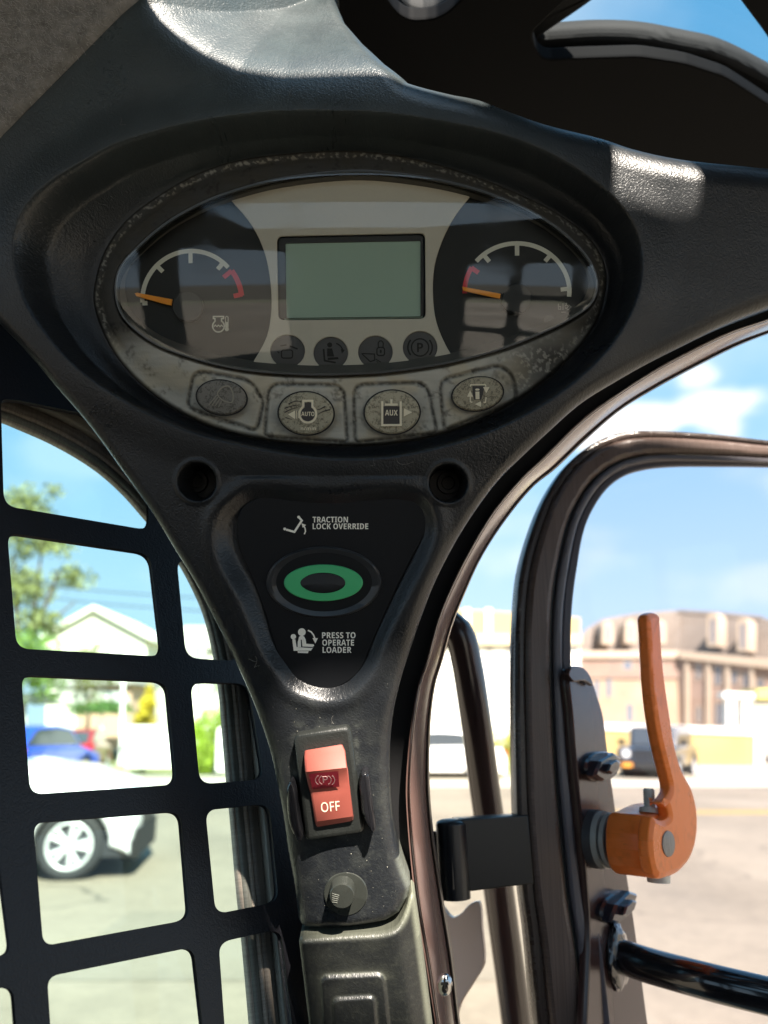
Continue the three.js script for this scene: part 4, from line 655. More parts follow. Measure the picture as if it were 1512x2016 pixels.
// ---------- orange latch handle ----------
{
  const T = thing('latch_handle', 'orange plastic lever handle with a round hub bolted to the door flange', 'handle', Pl.world(1250, 1660, 0));
  const om = std([1.0, 0.235, 0.045], 0.5, { map: wearTex2, specularIntensity: 0.5, roughnessMap: scuffTex });
  const q = (p) => Z(1000, 1150, 2.953, p), HF2 = 0.052;
  const lever = q([[822, 178], [838, 166], [862, 164], [880, 172], [888, 190], [893, 260], [902, 400], [914, 530], [932, 660], [950, 780], [968, 900], [988, 990], [1010, 1060], [1040, 1120], [1068, 1170], [1090, 1240], [1103, 1310], [1108, 1390], [1102, 1470], [1090, 1540], [1062, 1610], [1026, 1656], [985, 1690], [940, 1706], [905, 1718], [882, 1714], [862, 1690], [846, 1640], [836, 1580], [831, 1510], [832, 1440], [840, 1385], [850, 1352], [905, 1372], [945, 1352], [943, 1322], [936, 1300], [916, 1286], [900, 1280], [902, 1262], [930, 1238], [950, 1205], [954, 1180], [940, 1110], [915, 1010], [885, 880], [862, 740], [846, 600], [834, 430], [826, 290]]);
  part(T, 'lever', slab(Pl, smooth(lever, 220), HF2, 0.0098, 0.0040, [], 5), om);
  const hub = q([[850, 1352], [880, 1338], [930, 1310], [980, 1290], [1040, 1290], [1085, 1330], [1106, 1400], [1100, 1480], [1086, 1545], [1058, 1610], [1020, 1655], [975, 1690], [930, 1708], [895, 1716], [868, 1696], [848, 1640], [836, 1575], [832, 1500], [834, 1420]]);
  part(T, 'hub', slab(Pl, smooth(hub, 120), HF2 - 0.0078, 0.0325, 0.0035, [], 4), om);
  part(T, 'spindle_end', turned(Pl, 1315, 1661, HF2, [[1.06, -0.001], [1, 0.0007], [0.9, 0.001], [0.85, 0.001], [0, 0.0009]], 12, 25, 0, 32), std([0.33, 0.32, 0.31], 0.5, { metalness: 0.4, map: streakTex }));
  const grey = std([0.42, 0.42, 0.39], 0.4, { metalness: 0.2 }), dk = std([0.05, 0.05, 0.055], 0.5);
  const cx = 1277, cy = 1661;
  const c0 = Pl.px(cx, cy, HF2 - 0.02), ctr = (h) => Pl.loc(c0[0] - 0.0005, c0[1], h);
  const ring = (h0, h1, r, m, nm) => part(T, nm, rod(ctr(h0), ctr(h1), r, r, 40), m);
  ring(-0.008, -0.002, 0.0195, dk, 'collar'); ring(-0.002, 0.0022, 0.0188, grey, 'spacer_ring'); ring(0.0022, 0.004, 0.0165, dk, 'collar'); ring(0.004, 0.0072, 0.0182, grey, 'spacer_ring'); ring(0.0072, 0.0115, 0.016, dk, 'collar');
  // clamp bolt standing through the hub
  const bh = HF2 - 0.0165, top = Pl.world(1277, 1552, bh), base = Pl.world(1279, 1592, bh), low = Pl.world(1296, 1722, bh), lowest = Pl.world(1297, 1737, bh);
  const bm = std([0.6, 0.61, 0.57], 0.4, { metalness: 0.25 });
  const bo = part(T, 'clamp_bolt', rod(base, top, 0.0034, 0.0032, 20), bm), th = [];
  for (let k = 0; k < 8; k++) { const p = base.clone().lerp(top, 0.12 + k * 0.11); th.push(new THREE.TorusGeometry(0.0034, 0.0006, 8, 20).rotateX(Math.PI / 2 + 0.1).translate(p.x, p.y, p.z)); }
  part(bo, 'thread', mergeGeometries(th), bm);
  part(T, 'washer', rod(Pl.world(1281, 1602, bh), Pl.world(1281, 1592, bh), 0.0078, 0.0075, 28), bm);
  part(T, 'nut', rod(Pl.world(1300, 1612, bh + 0.004), Pl.world(1299, 1592, bh + 0.004), 0.005, 0.005, 6), bm);
  part(T, 'bolt_head', rod(lowest, low, 0.0075, 0.0078, 24), bm);
}
// ---------- outside grab rail and hinge bracket ----------
{
  const T = thing('grab_rail', 'dark brown painted tube rail outside the front opening beside the pillar', 'grab rail', at(1010, 2016, 0.66));
  part(T, 'tube', tube([at(800, 2140, 0.70), at(790, 1800, 0.70), at(792, 1560, 0.70), at(812, 1400, 0.70), at(836, 1310, 0.69), at(862, 1250, 0.68), at(885, 1230, 0.672), at(904, 1248, 0.668), at(918, 1300, 0.665), at(934, 1400, 0.66), at(950, 1520, 0.66), at(968, 1650, 0.66), at(988, 1800, 0.66), at(1010, 1960, 0.66), at(1030, 2120, 0.66)], 0.0132, 110, 28), std([0.045, 0.026, 0.024], 0.22, { clearcoat: 0.6, clearcoatRoughness: 0.1 }));
  const B = thing('hinge_bracket', 'brown painted steel bracket plate below the door hinge', 'bracket', at(905, 1900, 0.585));
  const Bf = new Frame(at(905, 1860, 0.585), V3(0.93, 0, 0.37), V3(0, 1, 0));
  part(B, 'bracket_plate', slab(Bf, smooth([[862, 1772], [876, 1792], [890, 1806], [905, 1800], [925, 1780], [942, 1775], [949, 1830], [954, 1885], [952, 1902], [930, 1940], [908, 1976], [899, 2010], [900, 2080], [870, 2080]], 70), 0, 0.006, 0.001), std([0.85, 0.62, 0.5], 0.35, { roughnessMap: scuffTex }));
}

// ---------- the street ----------
const BK = 1.19;                                                                        // metres to the far things, as the eye's height above the road gives them
const WF = (d, turn = 0) => { d *= BK; const a = rad(turn); return new Frame(V3(0, 0, -d), V3(Math.cos(a), 0, -Math.sin(a)), V3(0, 1, 0)); };
const asphaltTex = texture(1024, 11, (x, y) => { const a = nC(x * 7, y * 7) * 0.4 + nE(x * 16, y * 16) * 0.2 + nD(x * 128, y * 128) * 0.2 + nD(x * 512, y * 512) * 0.2, crack = ss(0.012, 0.002, Math.abs(nC(x * 7 + 0.2 * nB(x * 56, y * 56), y * 7) - 0.5)), v = (0.5 + 0.72 * a) * (1 - 0.45 * crack); return [v, v * 0.985, v * 0.96]; });
const wideTex = texture(256, 9, (x, y) => { const a = nC(x * 7, y * 7) * 0.6 + nE(x * 16, y * 16) * 0.4; return 0.7 + 0.3 * a; });
const plane = (x0, z0, x1, z1, y) => { const g = new THREE.BufferGeometry(); g.setAttribute('position', new THREE.Float32BufferAttribute([x0, y, z1, x1, y, z1, x1, y, z0, x0, y, z0], 3)); g.setAttribute('uv', new THREE.Float32BufferAttribute([x0, z1, x1, z1, x1, z0, x0, z0], 2)); g.setIndex([0, 1, 2, 0, 2, 3]); g.computeVertexNormals(); return g; };
const asphalt = std([0.24, 0.202, 0.15], 0.9, { map: asphaltTex, bumpMap: asphaltTex, bumpScale: 0.004, roughnessMap: wideTex });
struct('ground', plane(-400, -700, 400, 30, -0.02), std([0.2, 0.2, 0.12], 0.95));
struct('road', plane(-120, -21.9, 120, 25, 0), asphalt);
struct('kerb', box(240, 0.15, 0.18, 0, 0.065, -21.99), std([0.4, 0.38, 0.33], 0.85));
struct('pavement', box(240, 0.12, 2.6, 0, 0.07, -23.38), std([0.42, 0.38, 0.29], 0.9, { map: asphaltTex }));
struct('lawn', plane(-120, -48, 7, -24.68, 0.06), std([0.25, 0.26, 0.10], 0.95, { map: asphaltTex }));
struct('forecourt', plane(7, -90, 120, -24.68, 0.05), std([0.36, 0.32, 0.25], 0.9, { map: asphaltTex }));
{ const y = std([0.62, 0.40, 0.06], 0.8, { map: asphaltTex }); for (const z of [-15.3, -15.7]) struct('road_line', plane(2.4, z - 0.075, 60, z + 0.075, 0.004), y); }
// cracked patches in the road
struct('road_patch', plane(-2.2, -7.4, 1.1, -5.5, 0.0042), std([0.205, 0.178, 0.136], 0.92, { map: asphaltTex }));

// trees and bushes
const leafM = (r, g, b) => new THREE.MeshPhysicalMaterial({ color: new THREE.Color().setRGB(r, g, b), roughness: 0.75, transmission: 0.35, thickness: 0, side: THREE.DoubleSide, vertexColors: true });
function leaves(blobs, n, size) {
  const P = [], C = [];
  let tot = blobs.reduce((s, b) => s + b[3] * b[4] * b[3], 0);
  for (const [bx, by, bz, r, ry] of blobs) {
    const k = Math.round(n * r * ry * r / tot);
    for (let i = 0; i < k; i++) {
      const a = rnd() * 6.283, c = rnd() * 2 - 1, q = Math.pow(rnd(), 0.45), s = Math.sqrt(1 - c * c);
      const x = bx + r * q * s * Math.cos(a), y = by + ry * q * c, z = bz + r * q * s * Math.sin(a);
      if (fbm(x * 1.1, y * 1.1, z * 1.1, 3) < -0.12) continue;
      const u = V3(rnd() - 0.5, rnd() - 0.5, rnd() - 0.5).normalize(), w = V3(rnd() - 0.5, rnd() - 0.5, rnd() - 0.5).cross(u).normalize(), l = size * (0.6 + rnd() * 0.8), tone = 0.65 + 0.7 * rnd() + 0.4 * fbm(x, y, z, 2);
      u.multiplyScalar(l); w.multiplyScalar(l * 0.45);
      const p = V3(x, y, z), A = p.clone().sub(u), B = p.clone().add(w), D = p.clone().add(u), E = p.clone().sub(w);
      for (const v of [A, B, D, A, D, E]) { P.push(v.x, v.y, v.z); C.push(tone, tone, tone * 0.9); }
    }
  }
  const g = new THREE.BufferGeometry(); g.setAttribute('position', new THREE.Float32BufferAttribute(P, 3)); g.setAttribute('color', new THREE.Float32BufferAttribute(C, 3)); g.setAttribute('uv', new THREE.Float32BufferAttribute(new Float32Array(P.length / 3 * 2), 2)); g.computeVertexNormals(); return g;
}
const bark = std([0.12, 0.09, 0.065], 0.9);
function tree(name, label, cat, foot, limbs, blobs, n, size, m, group) {
  size *= 1.1;
  const T = thing(name, label, cat, foot, group);
  part(T, 'trunk', limbs.map(([a, b, r, r2]) => rod(V3(...a).multiplyScalar(BK).add(foot), V3(...b).multiplyScalar(BK).add(foot), r, r2, 10)), bark);
  part(T, 'crown', leaves(blobs.map(([x, y, z, r, ry]) => [x * BK + foot.x, y * BK + foot.y, z * BK + foot.z, r * BK, (ry ?? r) * BK]), n, size), m);
}
const onGround = (px, d) => { d *= BK; const r = ray(px, 1430), k = d / -r.z; return V3(r.x * k, 0, -d); };
{
  const f = onGround(20, 25);
  tree('street_tree', 'tall loose-leaved tree at the left above the parked blue car', 'tree', f, [[[0, 0, 0], [0.1, 3, 0], 0.2, 0.15], [[0.1, 3, 0], [1.1, 6.2, 0.3], 0.12, 0.05], [[0.1, 3, 0], [-0.6, 6.8, 0], 0.12, 0.05], [[0.5, 4.2, 0.1], [1.6, 5.2, 0], 0.06, 0.03], [[0.3, 4, 0], [0.5, 8, 0.4], 0.08, 0.03]],
    [[-0.3, 7.6, 0, 1.2, 1], [1.0, 6.9, 0.3, 0.7, 0.5], [1.5, 6.0, 0, 0.75, 0.5], [0.3, 5.6, 0.4, 0.9, 0.6], [-1, 5.7, 0, 1.3, 1], [0.6, 4.5, 0.2, 0.9, 0.5], [-0.4, 8.6, 0, 0.9, 0.6], [0.5, 8.9, 0, 0.45, 0.35]], 5200, 0.11, leafM(0.24, 0.27, 0.09));
  tree('leafy_bush', 'bright green dense bushy tree in front of the white gabled house', 'bush', onGround(40, 23.5), [[[0, 0, 0], [0, 2, 0], 0.12, 0.08]], [[-0.2, 3.3, 0, 1.3, 0.9], [0.55, 2.7, 0.2, 0.8, 0.8], [-1.3, 2.7, 0, 1.2, 1.1]], 5000, 0.1, leafM(0.15, 0.26, 0.035));
  tree('leafy_bush', 'small yellow-green tree before the gable of the white house', 'bush', onGround(172, 27), [[[0, 0, 0], [0, 2.4, 0], 0.1, 0.06]], [[0, 3.2, 0, 0.75, 0.9], [0.35, 2.4, 0, 0.5, 0.7], [-0.5, 3.5, 0, 0.5, 0.4]], 1800, 0.09, leafM(0.2, 0.22, 0.05));
  tree('hedge', 'short green hedge strip behind the parked cars', 'hedge', onGround(190, 26), [[[0, 0, 0], [0, 0.6, 0], 0.05, 0.05]], [[-0.5, 1.85, 0, 0.55, 0.22], [0.25, 1.88, 0, 0.6, 0.24], [0.8, 1.84, 0, 0.4, 0.2]], 1500, 0.07, leafM(0.08, 0.2, 0.03));
  const y = onGround(288, 22.3);
  tree('yellow_shrub', 'clipped yellow conical shrub rising behind the low white wall', 'shrub', y, [[[0, 0, 0], [0, 1.2, 0], 0.05, 0.03]], [[0, 1.45, 0, 0.36, 0.4], [0, 1.85, 0, 0.24, 0.35], [0, 2.2, 0, 0.12, 0.3]], 4200, 0.05, leafM(0.62, 0.5, 0.02));
  tree('lime_shrub', 'bright lime green conical shrub, the shorter one beside the white gatepost', 'shrub', onGround(398, 21.9), [[[0, 0, 0], [0, 0.9, 0], 0.05, 0.03]], [[0, 0.55, 0, 0.52, 0.6], [0, 1.15, 0, 0.36, 0.5], [0.02, 1.7, 0, 0.16, 0.4]], 5000, 0.05, leafM(0.36, 0.5, 0.03));
  tree('lime_shrub', 'bright lime green conical shrub, the taller one partly behind the window seal', 'shrub', onGround(436, 22.2), [[[0, 0, 0], [0, 1.2, 0], 0.05, 0.03]], [[0, 0.7, 0, 0.55, 0.7], [0, 1.5, 0, 0.4, 0.6], [0, 2.3, 0, 0.2, 0.6]], 5000, 0.05, leafM(0.36, 0.5, 0.03));
  const hb = []; for (let i = 0; i < 9; i++) hb.push([-2 + i * 0.62, 0.75, 0, 0.55, 0.62]);
  tree('hedge', 'long yellow-green sunlit hedge seen between the pillar and the door edge', 'hedge', onGround(915, 25), [[[0, 0, 0], [0, 0.4, 0], 0.04, 0.04]], hb, 9000, 0.07, leafM(0.5, 0.5, 0.09));
}
// overhead wires
{
  const a = [[60, 1128, 350, 1162], [60, 1150, 350, 1188], [60, 1068, 350, 1020]];
  a.slice(0, 2).forEach(([x0, y0, x1, y1], i) => { const p = at(x0 - 200, y0 - 16, 30), q = at(x1 + 120, y1 + 20, 27), m = p.clone().lerp(q, 0.5).add(V3(0, -0.25, 0)); const T = thing('overhead_wire', ['thin dark overhead wire against the sky, the upper of two', 'thin dark overhead wire against the sky, the lower of two'][i], 'wire', m, 'overhead wires above the houses'); part(T, 'wire', tube([p, m, q], 0.02, 40, 6), std([0.04, 0.05, 0.07], 0.7)); });
}
// buildings
const glassD = std([0.05, 0.06, 0.07], 0.12);
function win(parent, F, x0, y0, x1, y1, h, fm, pm = glassD, fw = 1.6) {
  const w = part(parent, 'window', slab(F, [[x0 - fw, y0 - fw], [x1 + fw, y0 - fw], [x1 + fw, y1 + fw], [x0 - fw, y1 + fw]], h + 0.05, 0.09, 0, [[[x0, y0], [x1, y0], [x1, y1], [x0, y1]]]), fm);
  part(w, 'pane', slab(F, [[x0, y0], [x1, y0], [x1, y1], [x0, y1]], h + 0.012, 0.01), pm);
}
const cream = std([0.72, 0.68, 0.58], 0.85), whiteW = std([0.78, 0.76, 0.7], 0.8);
{
  const F = WF(36), H = thing('gabled_house', 'white house with a wide gable facing the street behind the trees', 'house', F.world(190, 1466, 0));
  part(H, 'wall', slab(F, [[90, 1470], [90, 1250], [185, 1198], [287, 1252], [287, 1470]], 0, 8), cream);
  part(H, 'roof', [slab(F, [[182, 1190], [300, 1254], [300, 1262], [184, 1200]], 0.4, 8.6), slab(F, [[184, 1190], [76, 1250], [76, 1258], [184, 1199]], 0.4, 8.6)], std([0.72, 0.7, 0.64], 0.85));
  for (const [a, b, c, d] of [[232, 1268, 244, 1288], [252, 1268, 264, 1288], [206, 1268, 218, 1288], [120, 1345, 136, 1375]]) win(H, F, a, b, c, d, 0, whiteW, std([0.35, 0.38, 0.36], 0.3));
  part(H, 'door', slab(F, [[262, 1400], [278, 1400], [278, 1462], [262, 1462]], 0.03, 0.06), std([0.3, 0.26, 0.2], 0.6));
  const F2 = WF(31), B = thing('brick_house', 'low orange-pink brick house front with a grey roof below the gable', 'house', F2.world(205, 1472, 0));
  part(B, 'wall', slab(F2, [[150, 1476], [150, 1345], [258, 1342], [258, 1476]], 0, 4), std([0.52, 0.34, 0.24], 0.85));
  part(B, 'roof', slab(F2, [[92, 1356], [104, 1326], [262, 1326], [266, 1346]], 0.35, 4.6, 0.02), std([0.3, 0.29, 0.27], 0.8));
  for (const [a, b, c, d] of [[166, 1362, 180, 1384], [196, 1362, 210, 1384], [226, 1362, 240, 1384]]) win(B, F2, a, b, c, d, 0, whiteW, std([0.12, 0.12, 0.12], 0.3));
  const F3 = WF(27), A = thing('carport', 'pale grey carport canopy on thin posts above the blue car', 'carport', F3.world(130, 1478, 0));
  part(A, 'canopy', slab(F3, [[30, 1384], [44, 1364], [196, 1358], [214, 1380], [200, 1386]], 0, 3, 0.03), std([0.5, 0.5, 0.45], 0.8));
  for (const x of [50, 200]) part(A, 'post', rod(F3.world(x, 1480, -0.4), F3.world(x, 1384, -0.4), 0.05, 0.05, 10), whiteW);
  const F4 = WF(44), P = thing('pale_house', 'pale house with a grey hipped roof seen past the window seal', 'house', F4.world(410, 1460, 0));
  part(P, 'wall', slab(F4, [[348, 1465], [348, 1272], [470, 1272], [470, 1465]], 0, 8), cream);
  part(P, 'roof', slab(F4, [[336, 1276], [362, 1232], [456, 1232], [484, 1276]], 0.5, 9, 0.05), std([0.46, 0.45, 0.40], 0.8));
  part(P, 'dormer', slab(F4, [[374, 1300], [374, 1258], [388, 1240], [404, 1258], [404, 1300]], 0.9, 3), std([0.4, 0.39, 0.36], 0.8));
  for (const [a, b, c, d] of [[356, 1350, 370, 1386], [384, 1340, 398, 1372], [414, 1340, 428, 1372], [380, 1270, 398, 1296]]) win(P, F4, a, b, c, d, b < 1300 ? 0.9 : 0, whiteW, std([0.25, 0.25, 0.25], 0.25));
}
{
  const F = WF(46), H = thing('cornice_building', 'white building with a yellow parapet and cornice beyond the grab rail', 'building', F.world(1000, 1460, 0));
  part(H, 'wall', slab(F, [[790, 1470], [790, 1268], [1142, 1268], [1142, 1470]], 0, 10), std([0.82, 0.8, 0.74], 0.8));
  part(H, 'parapet', slab(F, [[790, 1250], [790, 1196], [960, 1203], [1142, 1216], [1142, 1250]], 0.1, 10), std([0.5, 0.36, 0.15], 0.85));
  for (const x of [818, 862, 920, 962, 1030, 1090]) part(H, 'pier', slab(F, [[x - 6, 1250], [x - 6, 1198], [x + 6, 1198], [x + 6, 1250]], 0.3, 0.4), whiteW);
  part(H, 'cornice', slab(F, [[786, 1268], [786, 1249], [1146, 1249], [1146, 1268]], 0.5, 0.9, 0.05), std([0.62, 0.5, 0.33], 0.85));
  for (const x of [850, 955, 995, 1060, 1104]) win(H, F, x, 1274, x + 16, 1284, 0, whiteW, std([0.4, 0.36, 0.34], 0.4));
}
{ // mansard building with two faces
  const a = 10, d0 = 50, X0 = onGround(1338, d0);
  const Lf = new Frame(X0, V3(1, 0, 0.06), V3(0, 1, 0)), Rr = new Frame(X0, V3(0.72, 0, 0.69), V3(0, 1, 0));
  const H = thing('mansard_building', 'large tan stone building with a mansard roof and dormers behind the yellow wall', 'building', X0);
  const stone = std([0.3, 0.215, 0.165], 0.88, { map: wideTex }), stone2 = std([0.37, 0.275, 0.185], 0.88, { map: wideTex }), slate = std([0.225, 0.19, 0.155], 0.8, { map: asphaltTex }), trim = std([0.42, 0.34, 0.25], 0.8);
  part(H, 'wall', slab(Lf, [[1132, 1475], [1132, 1296], [1338, 1296], [1338, 1475]], 0, 6), stone2, 'front wall facing the street');
  part(H, 'upper_wall', slab(Lf, [[1132, 1335], [1132, 1296], [1338, 1296], [1338, 1335]], 0.12, 0.3), stone);
  part(H, 'wall', slab(Rr, [[1338, 1478], [1338, 1296], [1640, 1330], [1640, 1515]], 0.003, 6), stone, 'receding side wall');
  part(H, 'cornice', [slab(Lf, [[1128, 1296], [1130, 1281], [1342, 1281], [1340, 1296]], 0.35, 0.9, 0.04), slab(Rr, [[1336, 1296], [1336, 1281], [1640, 1308], [1640, 1330]], 0.35, 0.9, 0.04)], trim);
  const tilt = (F, k) => new Frame(F.O, F.u, F.v.clone().addScaledVector(F.n, -k));
  part(H, 'roof', [slab(tilt(Lf, 0.28), [[1134, 1282], [1152, 1240], [1186, 1219], [1255, 1207], [1345, 1201], [1340, 1282]], 0.2, 1.5), slab(tilt(Rr, 0.28), [[1336, 1282], [1330, 1204], [1400, 1208], [1500, 1216], [1640, 1250], [1640, 1309]], 0.2, 1.5), slab(Lf, [[1165, 1290], [1175, 1232], [1250, 1214], [1340, 1208], [1340, 1290]], -1.6, 4)], slate);
  part(H, 'roof_edge', slab(tilt(Rr, 0.28), [[1335, 1206], [1335, 1200], [1405, 1204], [1500, 1213], [1500, 1220]], 0.26, 0.3), slate);
  const dormer = (F, x, y0, y1, w) => { const dm = part(H, 'dormer', slab(F, [[x - w, y1], [x - w, y0 + w * 0.7], [x - w * 0.4, y0], [x + w * 0.4, y0], [x + w, y0 + w * 0.7], [x + w, y1]], 0.1, 1.6), trim); part(dm, 'pane', slab(F, [[x - w * 0.4, y1 - 6], [x - w * 0.4, y0 + w], [x + w * 0.4, y0 + w], [x + w * 0.4, y1 - 6]], 0.12, 0.03), std([0.2, 0.19, 0.2], 0.3)); };
  dormer(Lf, 1197, 1222, 1268, 11); dormer(Lf, 1242, 1220, 1266, 11); dormer(Lf, 1300, 1220, 1266, 11); dormer(Rr, 1403, 1207, 1272, 11); dormer(Rr, 1462, 1217, 1282, 11);
  for (const [x0, y0, x1, y1] of [[1228, 1302, 1244, 1318], [1194, 1332, 1204, 1372], [1234, 1386, 1246, 1420], [1170, 1340, 1180, 1376], [1290, 1340, 1302, 1376], [1290, 1388, 1302, 1420]]) win(H, Lf, x0, y0, x1, y1, y0 < 1310 ? 0.12 : 0, trim, std([0.13, 0.15, 0.18], 0.25));
  for (const [x0, y0, x1, y1] of [[1370, 1306, 1380, 1336], [1406, 1310, 1420, 1348], [1438, 1322, 1452, 1346], [1462, 1326, 1474, 1352], [1372, 1390, 1380, 1422], [1408, 1384, 1428, 1428], [1490, 1336, 1504, 1362]]) win(H, Rr, x0, y0, x1, y1, 0.003, trim, std([0.14, 0.14, 0.15], 0.25));
  for (const x of [1352, 1394, 1432, 1480]) part(H, 'pilaster', slab(Rr, [[x - 4, 1470], [x - 4, 1304], [x + 4, 1304], [x + 4, 1470]], 0.2, 0.3), trim);
  const G = WF(27), P = thing('porch_columns', 'white square porch columns under a flat lintel beside the mansard building', 'porch', G.world(1456, 1470, 0));
  part(P, 'column', slab(G, [[1431, 1475], [1431, 1372], [1450, 1372], [1450, 1475]], 0, 0.4, 0.02), whiteW); part(P, 'column', slab(G, [[1462, 1475], [1462, 1372], [1478, 1372], [1478, 1475]], 0, 0.4, 0.02), whiteW);
  part(P, 'lintel', slab(G, [[1424, 1374], [1424, 1362], [1486, 1364], [1486, 1376]], 0.1, 0.6, 0.02), whiteW);
  const S = WF(30), B = thing('side_building', 'grey-olive building edge with a yellow-green band at the right border', 'building', S.world(1500, 1470, 0));
  part(B, 'wall', slab(S, [[1480, 1480], [1480, 1376], [1640, 1376], [1640, 1480]], 0, 3), std([0.36, 0.34, 0.26], 0.85));
  part(B, 'band', slab(S, [[1490, 1376], [1490, 1356], [1640, 1356], [1640, 1376]], 0.2, 2), std([0.55, 0.5, 0.14], 0.8));
  const Y = WF(22.6), W = thing('garden_wall', 'low yellow rendered wall with a white coping behind the dark jeep', 'wall', Y.world(1320, 1512, 0));
  part(W, 'wall', slab(Y, [[1118, 1530], [1118, 1433], [1494, 1446], [1494, 1530]], 0, 0.25), std([0.5, 0.37, 0.14], 0.85, { map: wideTex }));
  part(W, 'coping', slab(Y, [[1114, 1434], [1114, 1422], [1498, 1434], [1498, 1448]], 0.06, 0.36, 0.01), whiteW);
  part(W, 'pier', slab(Y, [[1486, 1530], [1486, 1430], [1503, 1430], [1503, 1530]], 0.08, 0.42, 0.01), whiteW);
  part(W, 'plinth', slab(Y, [[1118, 1530], [1118, 1505], [1486, 1509], [1486, 1530]], 0.05, 0.05), std([0.6, 0.52, 0.36], 0.85));
}
{ // left kerbside bits
  const Y = WF(21.4), W = thing('white_wall', 'low white garden wall in front of the yellow shrub', 'wall', Y.world(295, 1500, 0));
  part(W, 'wall', slab(Y, [[244, 1512], [244, 1432], [318, 1432], [318, 1512]], 0, 0.25, 0.01), whiteW);
  part(W, 'coping', slab(Y, [[241, 1434], [241, 1428], [320, 1428], [320, 1434]], 0.05, 0.35, 0.01), whiteW);
  part(W, 'end_pier', slab(Y, [[318, 1512], [318, 1446], [346, 1446], [346, 1512]], 0.06, 0.3, 0.01), whiteW);
  const G = thing('gatepost', 'white rounded gatepost next to the lime green shrubs', 'post', WF(20.8).world(434, 1512, 0));
  part(G, 'post', slab(WF(20.8), roundPoly([[424, 1520], [427, 1432], [452, 1430], [452, 1520]], [1, 10, 10, 1]), 0, 0.36, 0.02), whiteW);
  const p0 = WF(22).world(238, 1506, 0), L = thing('white_pole', 'slim white pole standing left of the yellow shrub', 'pole', p0);
  part(L, 'pole', rod(p0, WF(22).world(243, 1330, 0), 0.075, 0.06, 14), whiteW); part(L, 'collar', rod(p0, p0.clone().add(V3(0, 0.25, 0)), 0.12, 0.1, 14), whiteW);
}
